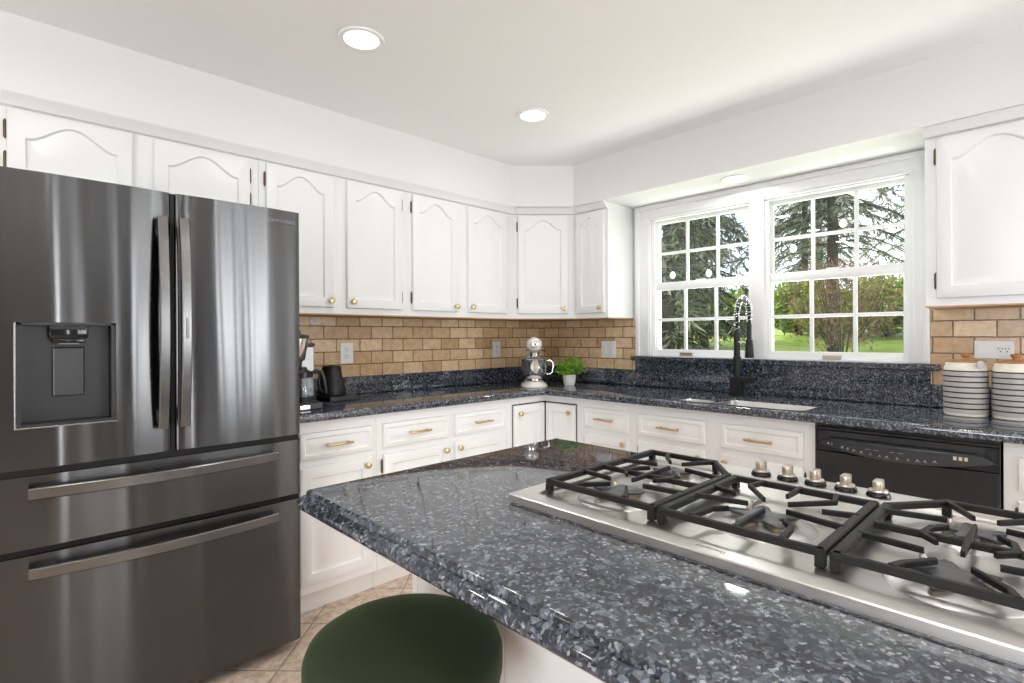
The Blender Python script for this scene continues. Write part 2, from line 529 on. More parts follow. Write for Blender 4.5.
def slab(outline, holes, prof):
    """outline CCW 2-D, prof = [(inset, z) bottom -> top]; holes are CW or CCW loops cut straight through"""
    bm = bmesh.new()
    rings = []
    for ins, z in prof:
        rings.append([bm.verts.new((p.x, p.y, z)) for p in poly_offset(outline, ins)])
    n = len(outline)
    for a, b_ in zip(rings, rings[1:]):
        for k in range(n):
            bm.faces.new((a[k], a[(k + 1) % n], b_[(k + 1) % n], b_[k]))
    zt, zb = prof[-1][1], prof[0][1]
    ht, hb = [], []
    for h in holes:
        t = [bm.verts.new((p[0], p[1], zt)) for p in h]
        b_ = [bm.verts.new((p[0], p[1], zb)) for p in h]
        m_ = len(h)
        for k in range(m_):
            bm.faces.new((t[k], t[(k + 1) % m_], b_[(k + 1) % m_], b_[k]))
        ht.append(t); hb.append(b_)
    for ring, hs in ((rings[-1], ht), (rings[0], hb)):
        if not hs:
            bm.faces.new(ring)
            continue
        es = []
        for loop in [ring] + hs:
            for k in range(len(loop)):
                e = bm.edges.get((loop[k], loop[(k + 1) % len(loop)])) or bm.edges.new((loop[k], loop[(k + 1) % len(loop)]))
                es.append(e)
        bmesh.ops.triangle_fill(bm, use_beauty=True, use_dissolve=False, edges=es)
    return bm

def sweep(path, prof, closed=False):
    """path 2-D polyline; prof = [(offset to the left of travel, z)] closed section"""
    P = [Vector(p) for p in path]
    n = len(P)
    offs = []
    for i in range(n):
        if i == 0: d = (P[1] - P[0]).normalized(); k = Vector((-d.y, d.x))
        elif i == n - 1: d = (P[i] - P[i - 1]).normalized(); k = Vector((-d.y, d.x))
        else:
            a = (P[i] - P[i - 1]).normalized(); b_ = (P[i + 1] - P[i]).normalized()
            n1 = Vector((-a.y, a.x)); n2 = Vector((-b_.y, b_.x))
            k = (n1 + n2) / (1 + n1.dot(n2))
        offs.append(k)
    bm = bmesh.new()
    rings = [[bm.verts.new((p.x + k.x * o, p.y + k.y * o, z)) for o, z in prof] for p, k in zip(P, offs)]
    m_ = len(prof)
    for a, b_ in zip(rings, rings[1:]):
        for j in range(m_):
            bm.faces.new((a[j], a[(j + 1) % m_], b_[(j + 1) % m_], b_[j]))
    bm.faces.new(rings[0][::-1]); bm.faces.new(rings[-1])
    return bm

def arc2(cx, cy, r, a0, a1, n):
    return [(cx + r * cos(radians(a0 + (a1 - a0) * k / n)), cy + r * sin(radians(a0 + (a1 - a0) * k / n))) for k in range(n + 1)]

def rrect(x0, y0, x1, y1, r, n=5):
    return (arc2(x1 - r, y0 + r, r, -90, 0, n) + arc2(x1 - r, y1 - r, r, 0, 90, n) +
            arc2(x0 + r, y1 - r, r, 90, 180, n) + arc2(x0 + r, y0 + r, r, 180, 270, n))

def text_obj(name, body, size, mat, parent, M, extrude=0.0004, spacing=1.0):
    cu = bpy.data.curves.new(name, 'FONT')
    cu.body = body
    cu.size = size
    cu.extrude = extrude
    cu.space_character = spacing
    cu.align_x = 'CENTER'; cu.align_y = 'CENTER'
    tmp = bpy.data.objects.new(name + '_tmp', cu)
    COL.objects.link(tmp)
    dg = bpy.context.evaluated_depsgraph_get()
    me = bpy.data.meshes.new_from_object(tmp.evaluated_get(dg))
    bpy.data.objects.remove(tmp)
    bpy.data.curves.remove(cu)
    me.transform(M)
    me.materials.clear()
    return link(name, me, mat, parent)

# raised-panel door or drawer front in local space: x = width, z = height, front towards -y, back at y = 0
def panel_front(w, h, t=0.02, margin=0.05, arch=0.0, shoulder=0.05, bevel=0.034, groove=0.0105, bottom=None):
    bm = bmesh.new()
    bot = margin if bottom is None else bottom
    N = 28 if arch else 2
    def loop(kind, ins, y):
        pts = []
        if kind == 'rect':
            x0, x1, z0, z1 = ins, w - ins, ins, h - ins
        else:
            x0, x1, z0, z1 = margin + ins, w - margin - ins, bot + ins, h - shoulder - ins
        pts.append((x0, z0)); pts.append((x1, z0))
        for k in range(N + 1):
            s = 1 - k / N
            x = x0 + (x1 - x0) * s
            z = z1
            if arch and kind != 'rect':
                q = min(1.0, max(0.0, (s - 0.03) / 0.94))
                z = z1 + arch * (0.5 - 0.5 * cos(2 * pi * q)) ** 0.85
            pts.append((x, z))
        return [bm.verts.new((x, y, z)) for x, z in pts]
    L = [loop('rect', 0, 0), loop('rect', 0, -(t - 0.006)), loop('rect', 0.002, -(t - 0.002)), loop('rect', 0.006, -t),
         loop('open', 0, -t), loop('open', 0.005, -(t - groove)), loop('open', 0.010, -(t - groove)),
         loop('open', 0.010 + bevel, -(t - 0.0015))]
    for a, b_ in zip(L, L[1:]):
        m_ = len(a)
        for k in range(m_):
            bm.faces.new((a[k], a[(k + 1) % m_], b_[(k + 1) % m_], b_[k]))
    bm.faces.new(L[-1]); bm.faces.new(L[0][::-1])
    return bm

def knob_part(parent, x, y, z, r=0.0155, mat='brass'):
    M = Matrix.Translation((x, y, z)) @ Matrix.Rotation(pi / 2, 4, 'X')
    bm = lathe([(0.0, 0.0), (0.008, 0.0), (0.0065, 0.004), (0.006, 0.012), (r * 0.9, 0.015), (r, 0.019), (r * 0.96, 0.023), (r * 0.6, 0.0255), (0, 0.0265)], 20, M=M)
    return obj('knob', bm, mat, parent, 40)

def pull_part(parent, x, y, z, L=0.13):
    bm = bmesh.new()
    add_tube(bm, [(x - L / 2, y - 0.028, z), (x - L / 2 + 0.004, y - 0.028, z), (x + L / 2 - 0.004, y - 0.028, z), (x + L / 2, y - 0.028, z)], [0.0045, 0.0062, 0.0062, 0.0045], 10)
    for s in (-1, 1):
        add_tube(bm, [(x + s * L * 0.37, y, z), (x + s * L * 0.37, y - 0.026, z)], 0.005, 8)
    return obj('handle', bm, 'pull_bronze', parent, 40)

def hinge_part(parent, x, y, z, side):
    bm = bmesh.new()
    add_box(bm, x - 0.004, y - 0.003, z - 0.022, x + 0.004, y + 0.0, z + 0.022, 0.001)
    add_tube(bm, [(x, y - 0.005, z - 0.036), (x, y - 0.005, z - 0.028), (x, y - 0.005, z + 0.028), (x, y - 0.005, z + 0.036)], [0.0018, 0.0052, 0.0052, 0.0018], 8)
    return obj('hinge', bm, 'hinge_brass', parent, 40)

# ------------------------------------------------------------------ the room
ZC = 2.424
XL, YB = -6.2, -6.5
struct('floor', box(XL, YB, -0.06, 0.0, 0.0, 0.0), 'floor_tile', 'tan stone tile floor')
struct('ceiling', box(XL - 0.1, YB - 0.1, ZC, 0.14, 0.12, ZC + 0.1), 'ceiling_paint', 'flat white painted ceiling')
struct('wall_rear', box(XL - 0.1, 0.0, -0.06, 0.14, 0.12, ZC), 'wall_paint', 'white wall behind the fridge and cabinets')
# window wall with one opening for the pair of windows
OY0, OY1, OZ0, OZ1 = -1.025, -2.457, 1.117, 2.045
struct('wall_right', boxes([(0, YB, -0.06, 0.12, OY1, ZC), (0, OY0, -0.06, 0.12, 0, ZC), (0, OY1, -0.06, 0.12, OY0, OZ0), (0, OY1, OZ1, 0.12, OY0, ZC)]),
       'wall_paint', 'white window wall above the sink')
struct('wall_left', boxes([(XL - 0.1, YB, -0.06, XL, -4.4, ZC), (XL - 0.1, -2.4, -0.06, XL, 0, ZC), (XL - 0.1, -4.4, -0.06, XL, -2.4, 0.25), (XL - 0.1, -4.4, 2.25, XL, -2.4, ZC)]),
       'wall_paint', 'white side wall with a tall opening added for fill light')  # opening put in for the added side fill lamp
FW = [(XL, YB - 0.1, -0.06, -2.88, YB, ZC), (-2.72, YB - 0.1, -0.06, -1.39, YB, ZC), (-1.21, YB - 0.1, -0.06, -0.99, YB, ZC), (-0.61, YB - 0.1, -0.06, -0.53, YB, ZC), (-0.15, YB - 0.1, -0.06, 0.0, YB, ZC)]
for (xa, xb, zl, zh) in ((-2.88, -2.72, 0.35, 2.16), (-1.39, -1.21, 0.14, 2.16), (-0.99, -0.61, 0.14, 2.16), (-0.53, -0.15, 0.14, 2.16)):  # unseen openings, spaced to put bright streaks on the fridge doors
    FW += [(xa, YB - 0.1, -0.06, xb, YB, zl), (xa, YB - 0.1, zh, xb, YB, ZC)]
struct('wall_front', boxes(FW), 'wall_taupe', 'taupe wall behind the camera, dark tone and narrow openings made for fridge reflections')

# soffit above the cabinets, chamfered in the corner
SA, SB, ZS = -0.362, -0.375, 2.144
so = [(XL, 0.0), (XL, SA), (-0.690, SA), (SB, -0.648), (SB, YB), (0.0, YB), (0.0, 0.0)]
struct('trim_1', slab(so, [], [(0, ZS), (0, ZC)]), 'wall_paint', 'white boxed soffit above the wall cabinets')

# ---------------------------------------------------------- window wall joinery
def vbox(y0, y1, z0, z1, x0, x1): return (x0, y0, z0, x1, y1, z1)
cas = bmesh.new()
def cas_box(y0, y1, z0, z1, x0, x1, bev=0.0): add_box(cas, min(x0, x1), min(y0, y1), min(z0, z1), max(x0, x1), max(y0, y1), max(z0, z1), bev)
CY0, CY1, CZT = -0.910, -2.537, 2.143
cas_box(CY0, -1.025, 1.117, CZT, -0.018, 0, 0.004)
cas_box(CY0, -0.940, 1.117, CZT, -0.028, 0, 0.006)
cas_box(-2.457, CY1, 1.117, CZT, -0.018, 0, 0.004)
cas_box(-2.508, CY1, 1.117, CZT, -0.028, 0, 0.006)
cas_box(-2.482, -2.468, 1.117, 2.055, -0.021, 0, 0.003)
cas_box(-1.012, -0.997, 1.117, 2.055, -0.021, 0, 0.003)
cas_box(CY0, CY1, 2.045, CZT, -0.019, 0, 0.004)
cas_box(CY0, CY1, 2.112, CZT, -0.030, 0, 0.006)
cas_box(-0.997, -2.482, 2.055, 2.069, -0.022, 0, 0.003)
cas_box(-1.700, -1.773, 1.117, 2.047, -0.016, 0.10, 0.003)
struct('trim_2', cas, 'trim_white', 'white moulded casing around the paired windows', 40)

def build_window(idx, y_hi, y_lo):
    """one double-hung unit between y_hi (left in the photo) and y_lo"""
    w = bmesh.new()
    jt = 0.008
    for a in (vbox(y_hi, y_hi - jt, OZ0, OZ1, 0.0, 0.115), vbox(y_lo + jt, y_lo, OZ0, OZ1, 0.0, 0.115),
              vbox(y_lo, y_hi, OZ1 - jt, OZ1, 0.0, 0.115), vbox(y_lo, y_hi, OZ0, OZ0 + jt, 0.0, 0.115),
              vbox(y_lo, y_lo + 0.022, OZ0, OZ1, 0.004, 0.013), vbox(y_hi - 0.022, y_hi, OZ0, OZ1, 0.004, 0.013)):
        add_box(w, min(a[0], a[3]), min(a[1], a[4]), min(a[2], a[5]), max(a[0], a[3]), max(a[1], a[4]), max(a[2], a[5]), 0.002)
    win = obj('window_%d' % idx, w, 'vinyl_white', None, 40)
    tag(win, 'white double hung window, %s of the pair above the sink' % ('left one' if idx == 1 else 'right one'), 'window', None, 'structure')
    ya, yb = y_hi - jt, y_lo + jt
    def sash(name, z0, z1, x0, x1, top, bot):
        st = 0.021
        b = bmesh.new()
        def ab(p, q, r, s, xa=x0, xb=x1, bev=0.003): add_box(b, xa, min(p, q), r, xb, max(p, q), s, bev)
        ab(ya, ya - st, z0, z1); ab(yb, yb + st, z0, z1)
        ab(ya - st, yb + st, z1 - top, z1); ab(ya - st, yb + st, z0, z0 + bot)
        gy0, gy1, gz0, gz1 = ya - st, yb + st, z0 + bot, z1 - top
        xm0, xm1 = x0 + 0.004, x1 - 0.004
        for k in (1, 2):
            y = gy0 + (gy1 - gy0) * k / 3
            ab(y - 0.0095, y + 0.0095, gz0, gz1, xm0, xm1, 0.003)
        zm = (gz0 + gz1) / 2
        ab(gy0, gy1, zm - 0.0095, zm + 0.0095, xm0 + 0.001, xm1 - 0.001, 0.003)
        s = obj(name, b, 'vinyl_white', win, 40)
        xg = (x0 + x1) / 2
        obj('glass_pane', box(xg - 0.002, gy1 - 0.004, gz0 - 0.004, xg + 0.002, gy0 + 0.004, gz1 + 0.004), 'window_glass', s)
        return s
    sash('upper_sash', 1.582, OZ1 - jt, 0.045, 0.070, 0.022, 0.030)
    lo = sash('lower_sash', OZ0 + jt, 1.614, 0.015, 0.042, 0.052, 0.040)
    yc = y_hi - 0.37 * (y_hi - y_lo) if idx == 1 else (y_hi + y_lo) / 2
    obj('sash_lift', boxes([(0.000, yc - 0.045, 1.130, 0.016, yc + 0.045, 1.148, 0.003), (-0.004, yc - 0.045, 1.126, 0.006, yc + 0.045, 1.132, 0.002)]), 'nickel', lo)
    # brass-free sash lock on the meeting rail
    obj('sash_lock', boxes([(0.018, (y_hi + y_lo) / 2 - 0.03, 1.614, 0.040, (y_hi + y_lo) / 2 + 0.03, 1.621, 0.002)]), 'vinyl_white', lo)
build_window(1, -1.025, -1.700)
build_window(2, -1.773, -2.457)

# ---------------------------------------------------------- tile backsplash
struct('trim_3', boxes([(-2.9, -0.010, 1.020, -0.0001, -0.0001, 1.3735)]), 'stone_tile_rear', 'tan brick-laid stone tile backsplash on the rear wall')
struct('trim_4', boxes([(-0.010, -0.9095, 1.020, -0.0001, -0.0102, 1.3735), (-0.010, -3.9, 1.020, -0.0001, -2.5375, 1.3735)]), 'stone_tile_right', 'tan brick-laid stone tile backsplash beside the windows')
# small pale relief tiles set into the backsplash
ac = bmesh.new()
add_box(ac, -1.945, -0.016, 1.330, -1.885, -0.0102, 1.370, 0.003)
for a in (45, 135):
    vs0 = len(ac.verts)
    b2 = bmesh.new()
    add_box(b2, -0.026, -0.019, -0.005, 0.026, -0.015, 0.005, 0.001)
    bmesh.ops.transform(b2, matrix=Matrix.Translation((-1.915, 0, 1.350)) @ Matrix.Rotation(radians(a), 4, 'Y'), verts=b2.verts)
    me_t = bpy.data.meshes.new('t'); b2.to_mesh(me_t); b2.free(); ac.from_mesh(me_t); bpy.data.meshes.remove(me_t)
o = obj('accent_tile', ac, 'ceramic_cream', None)
tag(o, 'small cream accent tile with crossed relief above the coffee maker', 'tile', None, 'structure')

# ------------------------------------------------------------------ wall cabinets
Z_UB, Z_UT = 1.374, 2.127
DZ0, DZ1 = 1.412, 2.095
def wall_cabinet(label, loc, rz, w, doors, depth=0.31, z0=Z_UB, arch=0.066, d0=DZ0, bottom=True, group='white wall cabinets'):
    t = thing('wall_cabinet', label, 'cabinet', loc, rz, group)
    zb = z0
    obj('carcass', box(0.0005, -depth, zb + 0.006, w - 0.0005, -0.0005, Z_UT + 0.0165, 0.001), 'cabinet_white', t)
    obj('bottom_panel', box(0.002, -depth + 0.001, zb, w - 0.002, -0.0115, zb + 0.006), 'raw_wood', t)
    for (x0, x1, knob, hinge) in doors:
        d = obj('door', panel_front(x1 - x0, DZ1 - d0, arch=arch, shoulder=0.099, margin=0.05), 'cabinet_white', t, 35, loc=(x0, -depth - 0.0005, d0))
        if knob:
            kx = 0.030 if knob == 'L' else (x1 - x0) - (0.018 if rz == 0 else 0.028)
            knob_part(d, kx, -0.019, 0.035)
        hx = x0 - 0.004 if hinge == 'L' else x1 + 0.004
        for z in (d0 + 0.075, DZ1 - 0.075):
            hinge_part(t, hx, -depth - 0.0005, z, hinge)
    return t

# over the fridge
wall_cabinet('short white double cabinet directly above the dark refrigerator', (-3.238, 0, 0), 0, 0.9195,
             [(0.046, 0.422, None, 'L'), (0.496, 0.877, None, 'R')], z0=1.80, d0=1.83)
wall_cabinet('white double wall cabinet just right of the fridge above the black kettle', (-2.318, 0, 0), 0, 0.821,
             [(0.031, 0.369, 'R', 'L'), (0.445, 0.785, 'L', 'R')])
wall_cabinet('white double wall cabinet next to the angled corner cabinet, on the fridge wall', (-1.497, 0, 0), 0, 0.876,
             [(0.037, 0.374, 'R', 'L'), (0.455, 0.800, 'L', 'R')])
# the angled corner cabinet: built in world space, chamfered plan
t = thing('wall_cabinet', 'angled white single-door cabinet in the corner above the stand mixer', 'cabinet', (0, 0, 0), 0, 'white wall cabinets')
dl = math.hypot(0.631 - 0.31, 0.612 - 0.31)
A0, B0 = Vector((-0.621, -0.31)), Vector((-0.31, -0.606))
pl = [(-0.6205, -0.0005), (-0.6205, -0.31), (-0.31, -0.6055), (-0.0005, -0.6055), (-0.0005, -0.0005)]
obj('carcass', slab(pl, [], [(0, Z_UB + 0.006), (0, Z_UT + 0.0165)]), 'cabinet_white', t)
obj('bottom_panel', slab(poly_offset(pl, 0.012), [], [(0, Z_UB), (0, Z_UB + 0.006)]), 'raw_wood', t)
dw = (B0 - A0).length
DANG = math.atan2(B0.y - A0.y, B0.x - A0.x)
nx = Vector((sin(DANG), -cos(DANG))) * 0.0008
def on_diag(s, z): return (A0.x + (B0.x - A0.x) * s / dw + nx.x, A0.y + (B0.y - A0.y) * s / dw + nx.y, z)
x0, x1 = 0.030, 0.380
d = obj('door', panel_front(x1 - x0, DZ1 - DZ0, arch=0.066, shoulder=0.099), 'cabinet_white', t, 35, loc=on_diag(x0, DZ0), rz=DANG)
knob_part(d, x1 - x0 - 0.03, -0.019, 0.035)
for z in (DZ0 + 0.075, DZ1 - 0.075):
    h = hinge_part(t, 0, 0, 0, 'L'); h.location = on_diag(x0 - 0.004, z); h.rotation_euler = (0, 0, DANG)
wall_cabinet('narrow white single-door cabinet between the corner and the window', (0, -0.606, 0), radians(-90), 0.281,
             [(0.024, 0.259, 'R', 'L')])
wall_cabinet('white wall cabinet to the right of the window above the striped canisters', (0, -2.561, 0), radians(-90), 0.92,
             [(0.041, 0.430, 'R', 'L'), (0.500, 0.880, 'L', 'R')])

# crown strip between the cabinet tops and the soffit
prof = [(0.004, 2.104), (-0.020, 2.107), (-0.0215, 2.1105), (-0.049, 2.1405), (-0.0495, 2.1435), (0.004, 2.1435)]
def crown(path, n):
    # travel direction keeps the wall on the left side, so the section's negative offset faces the room
    struct('trim_%d' % n, sweep(path, prof), 'cabinet_white', ['', '', '', '', '', 'white crown strip under the soffit from fridge to corner', 'white crown strip under the soffit right of the window'][n], 30)
crown([(-3.9, -0.3105), (-0.621, -0.3105), (-0.3105, -0.606), (-0.3105, -0.887)], 5)
crown([(-0.3105, -2.5605), (-0.3105, -3.9)], 6)

# ------------------------------------------------------------------ base cabinets
def base_cabinet(label, loc, rz, w, fronts, group='white base cabinets', depth=0.605, low=False):
    t = thing('base_cabinet', label, 'cabinet', loc, rz, group)
    if low:   # open-topped carcass under the sink bowls
        obj('carcass', boxes([(0.0005, -depth, 0.0956, w - 0.0005, -depth + 0.005, 0.8755), (0.0005, -depth + 0.005, 0.0956, 0.02, -0.0005, 0.8755),
                              (w - 0.02, -depth + 0.005, 0.0956, w - 0.0005, -0.0005, 0.8755), (0.02, -depth + 0.02, 0.0956, w - 0.02, -0.0005, 0.13)]), 'base_white', t)
    else:
        obj('carcass', box(0.0005, -depth, 0.0956, w - 0.0005, -0.0005, 0.8755, 0.001), 'base_white', t)
    obj('plinth', box(0.0005, -depth + 0.037, 0.0, w - 0.0005, -0.05, 0.0955), 'toe_white', t)
    for f in fronts:
        kind, x0, x1 = f[:3]
        if kind == 'drawer':
            d = obj('drawer_front', panel_front(x1 - x0, 0.121, margin=0.022, shoulder=0.022, bevel=0.018, groove=0.006), 'base_white', t, 35, loc=(x0, -depth - 0.0005, 0.702))
            pull_part(d, (x1 - x0) / 2, -0.019, 0.0605)
        else:
            kn, hi = f[3], f[4]
            d = obj('door', panel_front(x1 - x0, 0.535, margin=0.052, shoulder=0.052, bevel=0.036), 'base_white', t, 35, loc=(x0, -depth - 0.0005, 0.135))
            if kn: knob_part(d, 0.025 if kn == 'L' else x1 - x0 - 0.030, -0.019, 0.5)
            hx = x0 - 0.004 if hi == 'L' else x1 + 0.004
            for z in (0.135 + 0.06, 0.135 + 0.475):
                hinge_part(t, hx, -depth - 0.0005, z, hi)
    return t
base_cabinet('white base cabinet beside the fridge, one drawer over one tall door', (-2.292, 0, 0), 0, 0.4275,
             [('drawer', 0.040, 0.397), ('door', 0.040, 0.397, 'R', 'L')])
base_cabinet('wide white two-drawer base cabinet along the fridge wall', (-1.864, 0, 0), 0, 0.929,
             [('drawer', 0.032, 0.443), ('door', 0.032, 0.443, 'R', 'L'), ('drawer', 0.483, 0.868), ('door', 0.483, 0.868, 'L', 'R')])
# corner carousel cabinet
t = thing('base_cabinet', 'inside-corner white base cabinet with two doors meeting at a right angle', 'cabinet', (0, 0, 0), 0, 'white base cabinets')
g = 0.934
pl = [(-g, -0.0005), (-g, -0.605), (-0.625, -0.605), (-0.625, -0.8925), (-0.0005, -0.8925), (-0.0005, -0.0005)]
obj('carcass', slab(pl, [], [(0, 0.0956), (0, 0.8755)]), 'base_white', t)
obj('reveal', boxes([(-0.926, -0.607, 0.118, -0.627, -0.6054, 0.832), (-0.627, -0.876, 0.118, -0.6254, -0.607, 0.832)]), 'slot_dark', t)
pl2 = [(-g, -0.03), (-g, -0.568), (-0.588, -0.568), (-0.588, -0.8925), (-0.03, -0.8925), (-0.03, -0.03)]
obj('plinth', slab(pl2, [], [(0, 0), (0, 0.0955)]), 'toe_white', t)
d = obj('door', panel_front(0.272, 0.700, margin=0.05, shoulder=0.05, bevel=0.030), 'base_white', t, 35, loc=(-0.921, -0.6075, 0.125))
knob_part(d, 0.042, -0.019, 0.650)
d = obj('door', panel_front(0.240, 0.700, margin=0.05, shoulder=0.05, bevel=0.030), 'base_white', t, 35, loc=(-0.6275, -0.630, 0.125), rz=radians(-90))
knob_part(d, 0.205, -0.019, 0.650)
base_cabinet('narrow white base cabinet between the corner doors and the sink cabinet', (0, -0.893, 0), radians(-90), 0.410,
             [('drawer', 0.050, 0.369), ('door', 0.050, 0.369, 'R', 'L')], depth=0.625)
base_cabinet('wide white sink base cabinet left of the dishwasher', (0, -1.303, 0), radians(-90), 0.916,
             [('drawer', 0.021, 0.413), ('door', 0.021, 0.413, 'R', 'L'), ('drawer', 0.497, 0.872), ('door', 0.497, 0.872, 'L', 'R')], low=True, depth=0.625)
base_cabinet('white base cabinet right of the dishwasher at the frame edge', (0, -2.8285, 0), radians(-90), 0.80,
             [('drawer', 0.039, 0.380), ('door', 0.039, 0.380, 'R', 'L'), ('drawer', 0.42, 0.761), ('door', 0.42, 0.761, 'L', 'R')], depth=0.625)

# ------------------------------------------------------------------ perimeter worktop with its upstands
wt = thing('worktop', 'polished blue granite worktop running around the wall counters', 'countertop', (0, 0, 0.876))
FA, FB = -0.643, -0.673
out = [(-2.292, -0.0005), (-2.292, FA), (-0.688, FA), (-0.677, -0.647), (FB, -0.658), (FB, -3.62), (-0.0005, -3.62), (-0.0005, -0.0005)]
# sink cut-out: small bowl on the left, large bowl on the right
hole = [(-0.52, -1.468), (-0.56, -1.473), (-0.59, -1.487), (-0.608, -1.512), (-0.614, -1.545), (-0.614, -2.085), (-0.606, -2.125), (-0.585, -2.152), (-0.55, -2.165),
        (-0.345, -2.165), (-0.295, -2.155), (-0.265, -2.128), (-0.255, -2.085), (-0.255, -1.735), (-0.262, -1.695), (-0.285, -1.66), (-0.32, -1.635), (-0.345, -1.60), (-0.355, -1.56), (-0.362, -1.51), (-0.378, -1.482), (-0.41, -1.468)]
ez = [(0.006, 0.876 - 0.876), (0.0015, 0.003), (0, 0.008), (0, 0.026), (0.003, 0.0335), (0.008, 0.037), (0.014, 0.038)]
o = obj('slab', slab(out, [hole], ez), 'granite_blue', wt, 35)
Z0 = -0.876
u = bmesh.new()
def ub(x0, y0, z0, x1, y1, z1, bev=0.003): add_box(u, min(x0, x1), min(y0, y1), z0 + Z0, max(x0, x1), max(y0, y1), z1 + Z0, bev)
ub(-2.292, -0.022, 0.9141, -0.0005, -0.0005, 1.0198)
obj('upstand', u, 'granite_blue', wt)
u = bmesh.new()
ub(-0.022, -0.909, 0.9141, -0.0005, -0.0225, 1.0198)
obj('upstand', u, 'granite_blue', wt)
u = bmesh.new()
ub(-0.022, -3.62, 0.9141, -0.0005, -2.5405, 1.0198)
obj('upstand', u, 'granite_blue', wt)
u = bmesh.new()
ub(-0.030, -2.540, 0.9141, -0.0005, -0.9095, 1.0855)
obj('window_upstand', u, 'granite_blue', wt)
u = bmesh.new()
ub(-0.048, -2.578, 1.0857, -0.0005, -0.884, 1.1165, 0.004)
obj('window_ledge', u, 'granite_blue', wt)

# ------------------------------------------------------------------ sink
sk = thing('kitchen_sink', 'stainless double bowl sink set under the granite below the window', 'sink', (0, 0, 0.70))
def bowl(x0, y0, x1, y1, dep):
    bm = bmesh.new()
    loops = []
    for ins, z, r in ((-0.003, 0.893, 0.05), (0.0, 0.8965, 0.048), (0.003, 0.893, 0.048), (0.012, 0.875 - dep + 0.03, 0.05), (0.035, 0.875 - dep, 0.05)):
        loops.append([bm.verts.new((p[0], p[1], z - 0.70)) for p in rrect(x0 + ins, y0 + ins, x1 - ins, y1 - ins, r)])
    for a, b_ in zip(loops, loops[1:]):
        for k in range(len(a)): bm.faces.new((a[k], a[(k + 1) % len(a)], b_[(k + 1) % len(a)], b_[k]))
    bm.faces.new(loops[-1])
    return bm
obj('small_bowl', bowl(-0.604, -1.658, -0.372, -1.481, 0.13), 'sink_steel', sk, 40)
obj('large_bowl', bowl(-0.604, -2.150, -0.266, -1.692, 0.16), 'sink_steel', sk, 40)
obj('bowl_divider', box(-0.600, -1.6885, 0.150, -0.330, -1.6615, 0.1925, 0.006), 'sink_steel', sk, 40)
for (x, y, z) in ((-0.47, -1.564, 0.7455), (-0.42, -1.93, 0.7155)):
    obj('drain', lathe([(0.0, 0.0), (0.045, 0.0), (0.042, 0.003), (0.02, 0.001), (0, 0.001)], 24, (x, y, z - 0.70)), 'chrome', sk, 40)

# ------------------------------------------------------------------ tap
fx, fy = -0.185, -1.686
tp = thing('faucet', 'tall black spring-neck kitchen tap behind the sink', 'tap', (fx, fy, 0.9142))
obj('base', boxes([(-0.030, -0.030, 0.0, 0.030, 0.030, 0.110, 0.004), (-0.022, -0.080, 0.076, 0.022, -0.028, 0.106, 0.003)]), 'black_matte', tp)
obj('lever', tube([(0, -0.072, 0.10), (0, -0.074, 0.165)], 0.006, 10), 'black_matte', tp, 40)
obj('column', tube([(0, 0, 0.11), (0, 0, 0.22), (0, 0, 0.222), (0, 0, 0.36)], [0.021, 0.021, 0.017, 0.017], 16), 'black_matte', tp, 40)
dirv = Vector((-0.150, -0.130, 0)); Ld = dirv.length; dirv.normalize()
arc = []
R = Ld / 2
zc_ = 0.455
for k in range(0, 41):
    a = pi - pi * k / 40
    arc.append(Vector((0, 0, zc_)) + dirv * (R + R * cos(a)) + Vector((0, 0, R * 0.92 * sin(a))))
up = [Vector((0, 0, 0.36 + 0.095 * k / 5)) for k in range(5)]
dn = [arc[-1] + Vector((0, 0, -0.05 * k / 4)) for k in range(1, 5)]
path = up + arc + dn
obj('hose', tube(path, 0.0085, 10), 'black_matte', tp, 60)
fr = frames_along(path)
coil = []
tot = len(fr) - 1
turns = 26
for i in range(tot * 12 + 1):
    s = i / 12
    k = min(int(s), tot - 1); q = s - k
    p = fr[k][0].lerp(fr[k + 1][0], q); uu = fr[k][2].lerp(fr[k + 1][2], q).normalized(); ww = fr[k][3].lerp(fr[k + 1][3], q).normalized()
    a = 2 * pi * turns * s / tot
    coil.append(p + (uu * cos(a) + ww * sin(a)) * 0.0150)
obj('spring', tube(coil, 0.0024, 5), 'chrome', tp, 60)
e = path[-1]
obj('spray_head', tube([e + Vector((0, 0, 0.004)), e + Vector((0, 0, -0.004)), e + Vector((0, 0, -0.085)), e + Vector((0, 0, -0.088)), e + Vector((0, 0, -0.105)), e + Vector((0, 0, -0.108)), e + Vector((0, 0, -0.178)), e + Vector((0, 0, -0.182))],
                       [0.010, 0.012, 0.012, 0.018, 0.018, 0.019, 0.023, 0.021], 16), 'black_matte', tp, 40)
hz = e.z - 0.10
obj('holder_arm', tube([(0, 0, hz), (dirv.x * (Ld - 0.018), dirv.y * (Ld - 0.018), hz)], 0.0055, 10), 'chrome', tp, 40)

